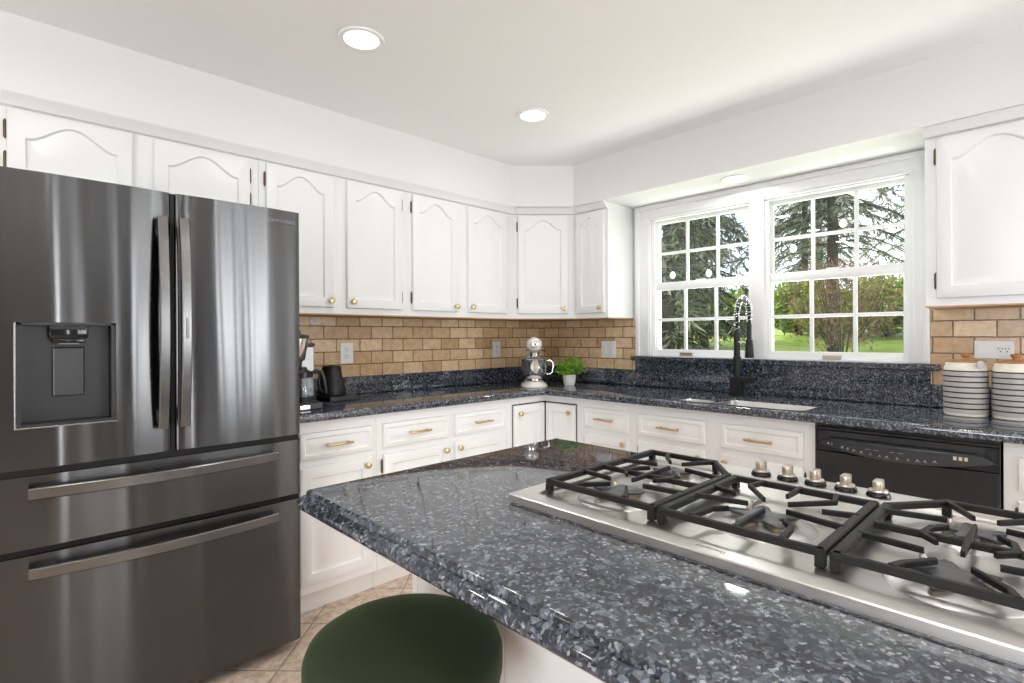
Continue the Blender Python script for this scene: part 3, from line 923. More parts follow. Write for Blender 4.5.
# ------------------------------------------------------------------ dishwasher
dwo = thing('dishwasher', 'black dishwasher with a bowed control strip under the worktop', 'dishwasher', (-0.016, -2.2210, 0), radians(-90))
obj('body', box(0.002, -0.600, 0.102, 0.602, -0.03, 0.868), 'fridge_dark', dwo)
obj('door', boxes([(0.004, -0.628, 0.115, 0.600, -0.6005, 0.756, 0.004), (0.004, -0.618, 0.756, 0.600, -0.6005, 0.848, 0.003)]), 'black_gloss', dwo)
obj('top_trim', boxes([(0.002, -0.632, 0.850, 0.602, -0.6005, 0.860, 0.003), (0.002, -0.626, 0.115, 0.008, -0.6005, 0.850, 0.001), (0.596, -0.626, 0.115, 0.602, -0.6005, 0.850, 0.001)]), 'black_gloss', dwo)
obj('toe_panel', box(0.004, -0.56, 0.0, 0.600, -0.50, 0.10), 'fridge_dark', dwo)
obj('pocket', box(0.05, -0.6195, 0.822, 0.56, -0.6181, 0.843), 'slot_dark', dwo)
# the bowed strip: straight top, sagging bottom edge, bulging towards the room
st = bmesh.new()
NN = 28
rows = []
for k in range(NN + 1):
    s = k / NN
    x = 0.014 + 0.580 * s
    edge = min(s, 1 - s)
    top = 0.817 if 0.06 < s < 0.94 else 0.817 - (0.06 - edge) / 0.06 * 0.026
    bot = 0.791 - 0.036 * (1 - (2 * s - 1) ** 2)
    yb = -0.6285 - 0.034 * (1 - (2 * s - 1) ** 2) ** 0.8
    rows.append([st.verts.new((x, -0.6186, top)), st.verts.new((x, yb + 0.004, top - 0.001)), st.verts.new((x, yb, top - 0.005 if top - 0.005 > bot else bot)), st.verts.new((x, yb, bot)), st.verts.new((x, -0.6186, bot))])
for a, b_ in zip(rows, rows[1:]):
    for j in range(5):
        st.faces.new((a[j], a[(j + 1) % 5], b_[(j + 1) % 5], b_[j]))
st.faces.new(rows[0]); st.faces.new(rows[-1][::-1])
cs = obj('control_strip', st, 'panel_black', dwo, 30)
mk = bmesh.new()
def dw_y(s): return -0.6285 - 0.034 * (1 - (2 * s - 1) ** 2) ** 0.8 - 0.0006
rnd = random.Random(3)
for s in (0.10, 0.17, 0.205, 0.245, 0.29, 0.345, 0.40, 0.44, 0.50, 0.56, 0.61, 0.65, 0.70):
    x = 0.014 + 0.58 * s; y = dw_y(s); z = 0.791 - 0.036 * (1 - (2 * s - 1) ** 2) + 0.014
    wv = rnd.uniform(0.004, 0.009)
    add_box(mk, x - wv, y, z - 0.002, x + wv, y + 0.001, z - 0.0006)
    add_box(mk, x - wv * 0.4, y, z + 0.002, x + wv * 0.4, y + 0.001, z + 0.006)
obj('button_marks', mk, 'mark_grey', cs)
mk = bmesh.new()
for s in (0.33, 0.38, 0.47, 0.52):
    x = 0.014 + 0.58 * s; y = dw_y(s)
    add_box(mk, x - 0.009, y, 0.792, x + 0.009, y + 0.001, 0.7932)
obj('lettering', mk, 'mark_grey', cs)
mk = bmesh.new()
add_lathe(mk, [(0, 0), (0.004, 0), (0.004, 0.001), (0, 0.001)], 12, M=Matrix.Translation((0.014 + 0.58 * 0.075, dw_y(0.075) + 0.001, 0.794)) @ Matrix.Rotation(pi / 2, 4, 'X'))
obj('badge', mk, 'mark_grey', cs)
dm = bmesh.new()
for k in range(3):
    x = 0.014 + 0.58 * (0.80 + 0.027 * k)
    y = dw_y(0.80 + 0.027 * k) - 0.0002
    add_box(dm, x - 0.005, y, 0.792, x + 0.005, y + 0.001, 0.8055, 0.0)
obj('display_digits', dm, 'mark_gold', cs)

# ------------------------------------------------------------------ refrigerator
RX, RY = -3.222, -0.05
rf = thing('refrigerator', 'tall black-stainless french door refrigerator with two lower drawers', 'refrigerator', (RX, RY, 0))
RWD = 0.887
YF = -0.80       # local front plane of the doors
obj('body', box(0.004, YF + 0.082, 0.036, RWD - 0.004, -0.002, 1.748, 0.004), 'fridge_dark', rf)
def front_shell(x0, x1, z0, z1, hole=None, depth=0.078, r=0.014, bow=0.010):
    """rounded, very slightly bowed metal front with an optional rectangular hole"""
    bm = bmesh.new()
    xs = [x0, x0 + r * 0.12, x0 + r * 0.3, x0 + r * 0.6, x0 + r]
    inner = 26
    xs += [x0 + r + (x1 - x0 - 2 * r) * k / inner for k in range(1, inner)]
    xs += [x1 - r, x1 - r * 0.6, x1 - r * 0.3, x1 - r * 0.12, x1]
    zs = [z0 + (z1 - z0) * k / 12 for k in range(13)]
    if hole:
        hx0, hx1, hz0, hz1 = hole
        xs = sorted([x for x in xs if min(abs(x - hx0), abs(x - hx1)) > 0.008] + [hx0, hx1])
        zs = sorted([z for z in zs if min(abs(z - hz0), abs(z - hz1)) > 0.012] + [hz0, hz1])
    def yf(x, z):
        e = min(x - x0, x1 - x)
        y = YF
        if e < r: y += r - math.sqrt(max(0, r * r - (r - e) ** 2))
        s = (x - (x0 + x1) / 2) / ((x1 - x0) / 2)
        y += bow * s * s
        y += 0.0011 * sin(x * 31 + 0.6) + 0.0005 * sin(x * 67 + z * 2.0) + 0.0004 * sin(x * 13 - z * 4.5)
        return y
    V = [[bm.verts.new((x, yf(x, z), z)) for x in xs] for z in zs]
    for j in range(len(zs) - 1):
        for i in range(len(xs) - 1):
            if hole and xs[i] >= hx0 - 1e-6 and xs[i + 1] <= hx1 + 1e-6 and zs[j] >= hz0 - 1e-6 and zs[j + 1] <= hz1 + 1e-6:
                continue
            bm.faces.new((V[j][i], V[j][i + 1], V[j + 1][i + 1], V[j + 1][i]))
    yb = YF + depth
    B = {}
    def bk(v):
        if v not in B: B[v] = bm.verts.new((v.co.x, yb, v.co.z))
        return B[v]
    rim = [V[0][i] for i in range(len(xs))] + [V[j][-1] for j in range(1, len(zs))] + [V[-1][i] for i in range(len(xs) - 2, -1, -1)] + [V[j][0] for j in range(len(zs) - 2, 0, -1)]
    for a, b_ in zip(rim, rim[1:] + rim[:1]):
        bm.faces.new((a, b_, bk(b_), bk(a)))
    bm.faces.new([bk(v) for v in rim])
    return bm
zd0, zd1 = 0.868, 1.758
HX0, HX1, HZ0, HZ1 = 0.043, 0.282, 0.992, 1.306
ld = obj('door', front_shell(-0.014, 0.4385, zd0, zd1, (HX0, HX1, HZ0, HZ1)), 'black_stainless', rf, 40)
rd = obj('door', front_shell(0.4485, RWD - 0.001, zd0, zd1), 'black_stainless', rf, 40)
d1 = obj('drawer', front_shell(-0.014, RWD - 0.001, 0.630, 0.846), 'black_stainless', rf, 40)
d2 = obj('drawer', front_shell(-0.014, RWD - 0.001, 0.044, 0.609), 'black_stainless', rf, 40)
# water dispenser
dp = obj('dispenser_recess', boxes([(HX0, YF + 0.070, HZ0, HX1, YF + 0.077, HZ1), (HX0 - 0.001, YF + 0.006, HZ0, HX0 + 0.012, YF + 0.070, HZ1), (HX1 - 0.012, YF + 0.006, HZ0, HX1 + 0.001, YF + 0.070, HZ1),
                                    (HX0, YF + 0.006, HZ1 - 0.008, HX1, YF + 0.070, HZ1 + 0.001), (HX0, YF + 0.008, HZ0 - 0.001, HX1, YF + 0.070, HZ0 + 0.008)]), 'fridge_recess', ld)
obj('dispenser_rim', boxes([(HX0 - 0.004, YF - 0.0015, HZ0 - 0.004, HX1 + 0.004, YF + 0.010, HZ0 + 0.001, 0.001), (HX0 - 0.004, YF - 0.0015, HZ0, HX0 + 0.001, YF + 0.010, HZ1, 0.001)]), 'handle_steel', ld)
bmz = bmesh.new()
add_box(bmz, 0.118, YF + 0.004, 1.256, 0.212, YF + 0.069, 1.299, 0.006)
add_box(bmz, 0.126, YF + 0.010, 1.242, 0.204, YF + 0.060, 1.257, 0.004)
obj('dispenser_spout', bmz, 'black_gloss', ld, 40)
obj('dispenser_light', box(0.140, YF + 0.012, 1.239, 0.190, YF + 0.020, 1.2425, 0.001), 'logo_grey', ld)
obj('dispenser_paddle', boxes([(0.128, YF + 0.048, 1.076, 0.206, YF + 0.058, 1.230, 0.004), (0.142, YF + 0.058, 1.10, 0.192, YF + 0.0705, 1.21)]), 'paddle_steel', ld)
def bow_handle(p0, p1, out, w, th, vertical, n=20):
    """flat bar bowed away from the door, with a foot at each end"""
    bm = bmesh.new()
    rings = []
    for k in range(n + 1):
        s = k / n
        y = YF - 0.030 - out * (1 - (2 * s - 1) ** 2)
        p = Vector(p0).lerp(Vector(p1), s)
        a, c = w / 2, 0.003
        sec = [(-a, th), (-a + c, 0), (a - c, 0), (a, th * 0.45), (a, th + 0.004), (-a, th + 0.004)] if False else [(-a, th), (-a, c), (-a + c, 0), (a - c, 0), (a, c), (a, th)]
        if vertical: rings.append([bm.verts.new((p.x + q, y + r_, p.z)) for q, r_ in sec])
        else: rings.append([bm.verts.new((p.x, y + r_, p.z + q)) for q, r_ in sec])
    for a, b_ in zip(rings, rings[1:]):
        for j in range(6): bm.faces.new((a[j], a[(j + 1) % 6], b_[(j + 1) % 6], b_[j]))
    bm.faces.new(rings[0]); bm.faces.new(rings[-1][::-1])
    for s in (0.055, 0.945):
        p = Vector(p0).lerp(Vector(p1), s)
        if vertical: add_box(bm, p.x - w * 0.36, YF - 0.032 + th * 0.5, p.z - 0.022, p.x + w * 0.36, YF + 0.004, p.z + 0.022, 0.003)
        else: add_box(bm, p.x - 0.022, YF - 0.032 + th * 0.5, p.z - w * 0.36, p.x + 0.022, YF + 0.004, p.z + w * 0.36, 0.003)
    return bm
obj('handle', bow_handle((0.408, 0, 0.952), (0.408, 0, 1.668), 0.030, 0.030, 0.015, True), 'handle_steel', ld, 40)
h2 = obj('handle', bow_handle((0.471, 0, 0.952), (0.471, 0, 1.668), 0.030, 0.030, 0.015, True), 'handle_steel', rd, 40)
obj('handle', bow_handle((0.068, 0, 0.799), (0.784, 0, 0.799), 0.034, 0.034, 0.014, False), 'handle_steel', d1, 40)
obj('handle', bow_handle((0.068, 0, 0.563), (0.784, 0, 0.563), 0.034, 0.034, 0.014, False), 'handle_steel', d2, 40)
MX = Matrix.Translation((0.809, YF + 0.0010, 1.712)) @ Matrix.Rotation(pi / 2, 4, 'X')
text_obj('maker_logo', 'SAMSUNG', 0.021, 'logo_grey', rd, MX, 0.0008, 1.12)
obj('handle_badge', box(0.468, YF - 0.0636, 1.255, 0.475, YF - 0.0622, 1.325), 'logo_grey', rd)
obj('gasket', boxes([(0.4385, YF + 0.022, zd0, 0.4485, YF + 0.08, zd1), (0.006, YF + 0.022, 0.846, RWD - 0.006, YF + 0.08, 0.868), (0.006, YF + 0.022, 0.609, RWD - 0.006, YF + 0.08, 0.630)]), 'black_matte', rf)
for x in (0.05, RWD - 0.05):
    obj('foot', lathe([(0, 0), (0.020, 0), (0.022, 0.012), (0.014, 0.016), (0.014, 0.036), (0, 0.036)], 16, (x, YF + 0.12, 0)), 'black_plastic', rf, 40)
for x in (0.05, RWD - 0.05):
    obj('foot', lathe([(0, 0), (0.020, 0), (0.022, 0.012), (0.014, 0.016), (0.014, 0.036), (0, 0.036)], 16, (x, -0.10, 0)), 'black_plastic', rf, 40)
obj('kick_grille', box(0.03, YF + 0.10, 0.012, RWD - 0.03, YF + 0.115, 0.036), 'black_plastic', rf)

# ------------------------------------------------------------------ island
isl = thing('kitchen_island', 'white panelled island cabinet carrying the granite top', 'kitchen island', (-2.2, -3.0, 0))
IX0, IX1, IY0, IY1 = -2.445, -1.93, -1.812, -4.25
ib = bmesh.new()
def ibox(b, x0, y0, z0, x1, y1, z1, bev=0.0): add_box(b, min(x0, x1) + 2.2, min(y0, y1) + 3.0, z0, max(x0, x1) + 2.2, max(y0, y1) + 3.0, z1, bev)
b = bmesh.new(); ibox(b, IX0 + 0.006, IY0 - 0.006, 0.0, IX1, IY1, 0.8735)
obj('carcass', b, 'base_white', isl)
b = bmesh.new(); ibox(b, IX0 - 0.004, IY0, 0.0, IX0 + 0.03, IY0 - 0.022, 0.8735, 0.003)
obj('corner_post', b, 'base_white', isl)
for (ya, yb) in ((IY0 - 0.0225, -2.1565), (-2.1585, -2.86), (-2.862, -3.5), (-3.502, IY1)):
    b = bmesh.new(); ibox(b, IX0 - 0.0005, ya, 0.09, IX0 + 0.0055, yb, 0.8735, 0.0012)
    obj('side_panel', b, 'base_white', isl)
b = bmesh.new(); ibox(b, IX0 - 0.006, IY0 - 0.023, 0.0, IX0 + 0.0055, IY1, 0.0895, 0.002)
obj('base_board', b, 'base_white', isl)

it = bmesh.new()
OX0, OX1, OY_0, OY_1 = -2.741, -1.838, -1.772, -4.32
rc = 0.035
ol = [(OX1 - 0.012, OY_0), (OX0 + rc, OY_0)] + arc2(OX0 + rc, OY_0 - rc, rc, 90, 180, 6)[1:] + [(OX0, OY_1), (OX1, OY_1), (OX1, OY_0 - 0.012)]
ol = [Vector(p) for p in ol]
ip = [(0.020, 0.874), (0.010, 0.8748), (0.004, 0.8775), (0.0008, 0.882), (0.0, 0.887), (0.0015, 0.8925), (0.005, 0.897), (0.010, 0.9000), (0.0165, 0.9018), (0.0195, 0.9020), (0.0200, 0.9030), (0.0203, 0.9085), (0.0215, 0.9115), (0.0240, 0.9135), (0.0275, 0.914)]
o = obj('island_top', slab(ol, [], ip), 'granite_blue', None, 32)
tag(o, 'polished blue granite island top with ogee edge under the gas cooktop', 'countertop')

# ------------------------------------------------------------------ gas cooktop
KX, KY, KZ = -2.18, -2.615, 0.9142
ck = thing('gas_cooktop', 'stainless five-burner gas cooktop with black iron grates on the island', 'cooktop', (KX, KY, KZ))
cx0, cx1, cy0, cy1 = -2.455 - KX, -1.890 - KX, -0.435, 0.435
# pan with raised rim: outer wall, flat rim, step down into the burner well
pan = bmesh.new()
def rl(x0, y0, x1, y1, r, z, n=4): return [pan.verts.new((p[0], p[1], z)) for p in rrect(x0, y0, x1, y1, r, n)]
LL = [rl(cx0 + .005, cy0 + .005, cx1 - .005, cy1 - .005, .004, 0.0), rl(cx0 + .005, cy0 + .005, cx1 - .005, cy1 - .005, .004, 0.0045), rl(cx0, cy0, cx1, cy1, .004, 0.0048), rl(cx0, cy0, cx1, cy1, .004, 0.0165),
      rl(cx0 + .002, cy0 + .002, cx1 - .002, cy1 - .002, .005, 0.0185)]
for a, b_ in zip(LL, LL[1:]):
    for k in range(len(a)): pan.faces.new((a[k], a[(k + 1) % len(a)], b_[(k + 1) % len(a)], b_[k]))
pan.faces.new(LL[0][::-1])
# top: rim band then well
wx0, wx1, wy0, wy1 = cx0 + 0.040, cx1 - 0.074, cy0 + 0.040, cy1 - 0.040
wells = [rl(wx0, wy0, wx1, wy1, .012, 0.0185), rl(wx0 + .008, wy0 + .008, wx1 - .008, wy1 - .008, .012, 0.0135), rl(wx0 + .012, wy0 + .012, wx1 - .012, wy1 - .012, .012, 0.013)]
a, b_ = LL[-1], wells[0]
for k in range(len(a)): pan.faces.new((a[k], a[(k + 1) % len(a)], b_[(k + 1) % len(a)], b_[k]))
for a, b_ in zip(wells, wells[1:]):
    for k in range(len(a)): pan.faces.new((a[k], a[(k + 1) % len(a)], b_[(k + 1) % len(a)], b_[k]))
pan.faces.new(wells[-1])
obj('pan', pan, 'cooktop_steel', ck, 8)
# raised pressed fields around each burner
def star_burner(x, y, s=1.0):
    """five-pointed burner on a round pressed plinth"""
    def star(r1, r2, n=5, k=0.0, ph=0.3):
        out_ = []
        for i in range(n * 8):
            a = 2 * pi * i / (n * 8)
            q = 0.5 + 0.5 * cos(n * a)
            out_.append((r2 + (r1 - r2) * q ** 1.6, a + ph))
        return out_
    base = lathe([(0.078 * s, 0.0), (0.074 * s, 0.003), (0.055 * s, 0.005), (0.030 * s, 0.007), (0, 0.007)], 36, (x, y, 0.0131))
    bb = obj('burner', base, 'tray_steel', ck, 50)
    def extr(loop, zz):
        b = bmesh.new()
        rings = []
        for k_, z in zz:
            rings.append([b.verts.new((x + r * k_ * s * cos(a), y + r * k_ * s * sin(a), z)) for r, a in loop])
        for a_, c_ in zip(rings, rings[1:]):
            for j in range(len(a_)): b.faces.new((a_[j], a_[(j + 1) % len(a_)], c_[(j + 1) % len(a_)], c_[j]))
        b.faces.new(rings[0][::-1]); b.faces.new(rings[-1])
        return b
    sl = star(0.056, 0.026)
    obj('burner_head', extr(sl, [(0.86, 0.0195), (0.9, 0.0255)]), 'burner_body', bb, 30)
    obj('burner_cap', extr(sl, [(0.97, 0.0257), (1.0, 0.0270), (1.0, 0.0292), (0.95, 0.0305), (0.7, 0.0312)]), 'burner_cap', bb, 30)
    ig = bmesh.new()
    add_lathe(ig, [(0.0, 0.0), (0.0045, 0.0), (0.0045, 0.016), (0.003, 0.018), (0, 0.018)], 10, (x + 0.052 * s, y + 0.040 * s, 0.013))
    obj('igniter', ig, 'nickel', bb, 40)
    return bb
XF, XB = -2.316 - KX, -2.098 - KX
YG = [-2.351 - KY, 0.0, -2.881 - KY]
star_burner(XF, YG[0]); star_burner(XB, YG[0], 0.85)
star_burner(-2.258 - KX, YG[1], 1.12)
star_burner(XF, YG[2]); star_burner(XB, YG[2], 0.85)
GT = 0.0415    # grate top above the island surface
BW, BH = 0.0110, 0.0115
def grate(kind):
    b = bmesh.new()
    X = lambda v: v - KX
    gx0 = X(-2.374)
    sgn = 1 if kind == 'left' else -1      # left in the photo = towards +y
    if kind == 'mid':
        gx1 = X(-2.070)
        y0, y1 = -0.1260, 0.1260
        loop = [(gx0, y1), (gx1, y1), (gx1, y0), (gx0, y0)]
        wide = {0, 2}
    else:
        gx1 = X(-1.970)
        yi, yo = 0.1455 * sgn, 0.3910 * sgn
        loop = [(gx0, yo), (gx1, yo), (gx1, yi + 0.072 * sgn), (X(-2.066), yi), (gx0, yi)]
        wide = {0, 3}
    for k, (p, q) in enumerate(zip(loop, loop[1:] + loop[:1])):
        w_ = 0.0150 if k in wide else BW
        d_ = (Vector(q) - Vector(p)).normalized() * (BW * 0.36)
        add_bar(b, [(p[0] - d_.x, p[1] - d_.y, GT), (q[0] + d_.x, q[1] + d_.y, GT)], w_, BH)
    for p in loop:
        add_box(b, p[0] - 0.007, p[1] - 0.007, 0.0142, p[0] + 0.007, p[1] + 0.007, GT - BH + 0.001, 0.002)
    def fing(*pts, w=0.0085, h=0.0090):
        n_ = len(pts)
        tp_ = [1.2] + [1.0] * (n_ - 2) + [0.62]
        pp = [Vector((p[0], p[1], GT + 0.0012)) for p in pts]
        add_bar(b, pp, w, h, taper=tp_)
    if kind == 'mid':
        for sg in (1, -1):
            fing((X(-2.172), 0.1260 * sg), (X(-2.190), 0.075 * sg))
            fing((X(-2.252), 0.1260 * sg), (X(-2.234), 0.033 * sg))
            fing((gx0, 0.073 * sg), (X(-2.310), 0.066 * sg), (X(-2.286), 0.046 * sg))
            fing((gx1, 0.066 * sg), (X(-2.118), 0.076 * sg), (X(-2.190), 0.021 * sg))
        fing((gx0, -0.002), (X(-2.252), -0.002))
        fing((gx1 + 0.004, -0.002), (X(-2.141), -0.002))
    else:
        ym = (yi + yo) / 2
        xm = X(-2.190)
        add_bar(b, [(xm, yi, GT), (xm, yo, GT)], 0.0095, 0.0105)
        for xa, xb, dl_ in ((-2.260, -2.272, 0.040), (-2.108, -2.090, 0.036)):
            fing((X(xa), yo), (X(xb), ym + dl_ * sgn)); fing((X(xa), yi), (X(xb), ym - dl_ * sgn))
        fing((gx0, ym + 0.062 * sgn), (gx0 + 0.024, ym + 0.054 * sgn), (gx0 + 0.068, ym + 0.016 * sgn))
        fing((gx0 + 0.003, ym - 0.060 * sgn), (gx0 + 0.026, ym - 0.052 * sgn), (gx0 + 0.070, ym - 0.022 * sgn))
        fing((gx1, yi + 0.072 * sgn), (X(-2.050), ym - 0.006 * sgn))
        fing((gx1, ym + 0.072 * sgn), (gx1 - 0.034, ym + 0.060 * sgn), (gx1 - 0.080, ym + 0.024 * sgn))
        fing((xm, ym), (X(-2.098), ym)); fing((xm, ym), (X(-2.250), ym))
        for sg in (1, -1):
            fing((xm, ym + 0.053 * sg), (X(-2.156), ym + 0.048 * sg), (X(-2.132), ym + 0.030 * sg))
            fing((xm, ym + 0.053 * sg), (X(-2.200), ym + 0.050 * sg), (X(-2.222), ym + 0.032 * sg))
    return obj('grate', b, 'black_iron', ck)
grate('left'); grate('mid'); grate('right')
for ky in (0.1235, 0.066, 0.009, -0.0485, -0.106):
    c = (-1.938 - KX, ky, 0.0187)
    kb = obj('control_knob', lathe([(0, 0.008), (0.0165, 0.008), (0.0175, 0.010), (0.0165, 0.013), (0.013, 0.014), (0, 0.014)], 28, c), 'nickel', ck, 40)
    obj('knob_skirt', lathe([(0, 0), (0.0215, 0), (0.0215, 0.003), (0.0190, 0.0078), (0.012, 0.0079), (0, 0.0079)], 28, c), 'black_gloss', kb, 40)
    g_ = bmesh.new()
    add_box(g_, c[0] - 0.0150, c[1] - 0.0080, c[2] + 0.012, c[0] + 0.0150, c[1] + 0.0080, c[2] + 0.033, 0.0035, seg=3)
    obj('knob_grip', g_, 'nickel', kb, 50)
MT = Matrix.Translation((-2.434 - KX, -2.607 - KY, 0.0187)) @ Matrix.Rotation(pi / 2, 4, 'Z')
text_obj('maker_name', 'Thermador', 0.0105, 'logo_dark', ck, MT, 0.0001)

# ------------------------------------------------------------------ stool
st_ = thing('bar_stool', 'round stool with dark green velvet seat tucked at the island', 'stool', (-2.658, -2.109, 0.010))
R_ = 0.185
obj('seat', lathe([(0, 0.595), (R_ - 0.02, 0.595), (R_ - 0.004, 0.603), (R_, 0.622), (R_, 0.655), (R_ - 0.006, 0.670), (R_ - 0.020, 0.6795), (R_ - 0.05, 0.691), (R_ - 0.1, 0.701), (0, 0.706)], 72), 'velvet_green', st_, 180)
obj('seat_plate', lathe([(0, 0.583), (R_ - 0.03, 0.583), (R_ - 0.03, 0.5945), (0, 0.5945)], 48), 'black_matte', st_, 40)
for k in range(4):
    a = radians(45 + 90 * k)
    obj('leg', tube([(0.11 * cos(a), 0.11 * sin(a), 0.583), (0.150 * cos(a), 0.150 * sin(a), 0.0)], [0.011, 0.011], 12), 'brass', st_, 40)
ring = [(0.140 * cos(2 * pi * k / 40), 0.140 * sin(2 * pi * k / 40), 0.20) for k in range(41)]
obj('foot_ring', tube(ring, 0.007, 8), 'brass', st_, 60)

# ------------------------------------------------------------------ canisters
def canister(label, x, y):
    t = thing('canister', label, 'canister', (x, y, 0.9143), 0, 'striped ceramic canisters')
    r = 0.0745
    zb, zt = 0.014, 0.192
    prof_ = [(0, 0), (r - 0.006, 0), (r - 0.002, 0.004), (r - 0.002, zb)]
    mi = [0, 0, 0]
    nb = 8
    step = (zt - zb) / nb
    for k in range(nb):
        z0_ = zb + step * k
        prof_ += [(r, z0_ + 0.0004), (r, z0_ + step - 0.0056), (r - 0.001, z0_ + step - 0.0054), (r - 0.001, z0_ + step)]
        mi += [1, 1, 2, 2]
    prof_ += [(r - 0.001, zt + 0.002), (r - 0.003, zt + 0.010), (r - 0.008, zt + 0.030), (r - 0.010, zt + 0.034), (r - 0.015, zt + 0.034), (r - 0.016, zt + 0.020), (0, zt + 0.020)]
    mi += [0] * (len(prof_) - 1 - len(mi))
    obj('jar_body', lathe(prof_, 56, mats=mi), ['ceramic_cream', 'ceramic_grey', 'ceramic_line'], t, 40)
    l0 = zt + 0.0345
    ld_ = obj('lid', lathe([(0, l0), (r - 0.008, l0), (r - 0.007, l0 + 0.003), (r - 0.009, l0 + 0.006), (r - 0.03, l0 + 0.010), (0, l0 + 0.012)], 48), 'lid_wood', t, 40)
    obj('lid_knob', lathe([(0, l0 + 0.0115), (0.011, l0 + 0.0115), (0.010, l0 + 0.018), (0.017, l0 + 0.027), (0.018, l0 + 0.033), (0.012, l0 + 0.036), (0, l0 + 0.036)], 24), 'lid_wood', ld_, 40)
    return t
c1 = canister('striped ceramic canister with wooden lid beside the granite ledge', -0.262, -2.690)
canister('striped ceramic canister with wooden lid at the right frame edge', -0.262, -2.846)
obj('hang_tag', lathe([(0, 0), (0.0165, 0), (0.0175, 0.002), (0.0165, 0.004), (0.009, 0.005), (0, 0.0045)], 24, M=Matrix.Translation((-0.068, -0.052, 0.218)) @ Matrix.Rotation(radians(-45), 4, 'Z') @ Matrix.Rotation(radians(90), 4, 'X')), 'silver_tag', c1, 40)

# ------------------------------------------------------------------ stand mixer (local +x = its front)
mxr = thing('stand_mixer', 'pale stand mixer with steel bowl in the counter corner', 'stand mixer', (-0.556, -0.440, 0.9143), radians(226))
bs = bmesh.new()
def oval(b, cx_, cy_, a, c, z, n=36, e=2.0):
    out_ = []
    for k in range(n):
        t_ = 2 * pi * k / n
        ct, s_ = cos(t_), sin(t_)
        out_.append(b.verts.new((cx_ + a * math.copysign(abs(ct) ** (2 / e), ct), cy_ + c * math.copysign(abs(s_) ** (2 / e), s_), z)))
    return out_
def stack(rings, b):
    for a_, c_ in zip(rings, rings[1:]):
        for j in range(len(a_)): b.faces.new((a_[j], a_[(j + 1) % len(a_)], c_[(j + 1) % len(a_)], c_[j]))
    b.faces.new(rings[0][::-1]); b.faces.new(rings[-1])
stack([oval(bs, 0.01, 0, 0.155, 0.088, 0.0, e=2.8), oval(bs, 0.01, 0, 0.157, 0.092, 0.006, e=2.8), oval(bs, 0.01, 0, 0.155, 0.090, 0.014, e=2.8), oval(bs, 0.005, 0, 0.140, 0.068, 0.032, e=2.8), oval(bs, 0.0, 0, 0.130, 0.060, 0.040, e=2.8)], bs)
obj('base', bs, 'mixer_enamel', mxr, 60)
bs = bmesh.new()
stack([oval(bs, -0.105, 0, 0.048, 0.052, 0.035), oval(bs, -0.112, 0, 0.040, 0.044, 0.09), oval(bs, -0.112, 0, 0.040, 0.042, 0.17), oval(bs, -0.10, 0, 0.055, 0.048, 0.225), oval(bs, -0.10, 0, 0.05, 0.045, 0.235)], bs)
obj('pedestal', bs, 'mixer_enamel', mxr, 60)
# motor head: a rounded body lying along x
hd = bmesh.new()
rings = []
for s, ry, rz_, zc in ((-0.170, 0.010, 0.010, 0.285), (-0.166, 0.030, 0.032, 0.285), (-0.145, 0.048, 0.048, 0.283), (-0.09, 0.056, 0.055, 0.281), (0.0, 0.058, 0.056, 0.282), (0.08, 0.055, 0.054, 0.283), (0.125, 0.050, 0.048, 0.284), (0.148, 0.040, 0.036, 0.284), (0.158, 0.024, 0.022, 0.284), (0.161, 0.010, 0.010, 0.284)):
    rings.append([hd.verts.new((s, ry * cos(2 * pi * k / 32), zc + rz_ * sin(2 * pi * k / 32))) for k in range(32)])
stack(rings, hd)
hdo = obj('motor_head', hd, 'mixer_enamel', mxr, 60)
obj('trim_band', boxes([(-0.14, -0.0592, 0.262, 0.10, -0.0545, 0.268, 0.001), (-0.14, 0.0545, 0.262, 0.10, 0.0592, 0.268, 0.001)]), 'chrome', hdo)
MF = Matrix.Translation((0.158, 0, 0.288)) @ Matrix.Rotation(pi / 2, 4, 'Y')
obj('hub_cap', lathe([(0, 0), (0.024, 0), (0.025, 0.006), (0.020, 0.009), (0, 0.010)], 24, M=MF), 'chrome', hdo, 40)
obj('hub_knob', lathe([(0, 0), (0.009, 0), (0.010, 0.012), (0.006, 0.016), (0, 0.016)], 16, M=Matrix.Translation((0.125, 0.036, 0.272)) @ Matrix.Rotation(radians(70), 4, 'Y')), 'black_plastic', hdo, 40)
obj('speed_lever', tube([(0.02, 0.05, 0.245), (0.02, 0.074, 0.243), (0.02, 0.080, 0.243)], [0.004, 0.004, 0.007], 8), 'black_plastic', hdo, 40)
obj('planetary', lathe([(0, 0.192), (0.026, 0.194), (0.030, 0.200), (0.040, 0.206), (0.042, 0.232), (0.036, 0.236), (0, 0.236)], 28, (0.07, 0, 0)), 'chrome', mxr, 40)
bw = obj('bowl', lathe([(0, 0.042), (0.045, 0.042), (0.050, 0.046), (0.050, 0.056), (0.068, 0.070), (0.083, 0.098), (0.088, 0.135), (0.089, 0.182), (0.093, 0.187), (0.0905, 0.190), (0.086, 0.184), (0.085, 0.135), (0.080, 0.10), (0.065, 0.073), (0, 0.066)], 40, (0.062, 0, 0)), 'chrome', mxr, 50)
obj('bowl_handle', tube([(0.075, 0.086, 0.176), (0.078, 0.108, 0.180), (0.080, 0.124, 0.168), (0.080, 0.128, 0.135), (0.080, 0.120, 0.098), (0.078, 0.104, 0.085), (0.075, 0.082, 0.092)], 0.0065, 10), 'chrome', bw, 60)

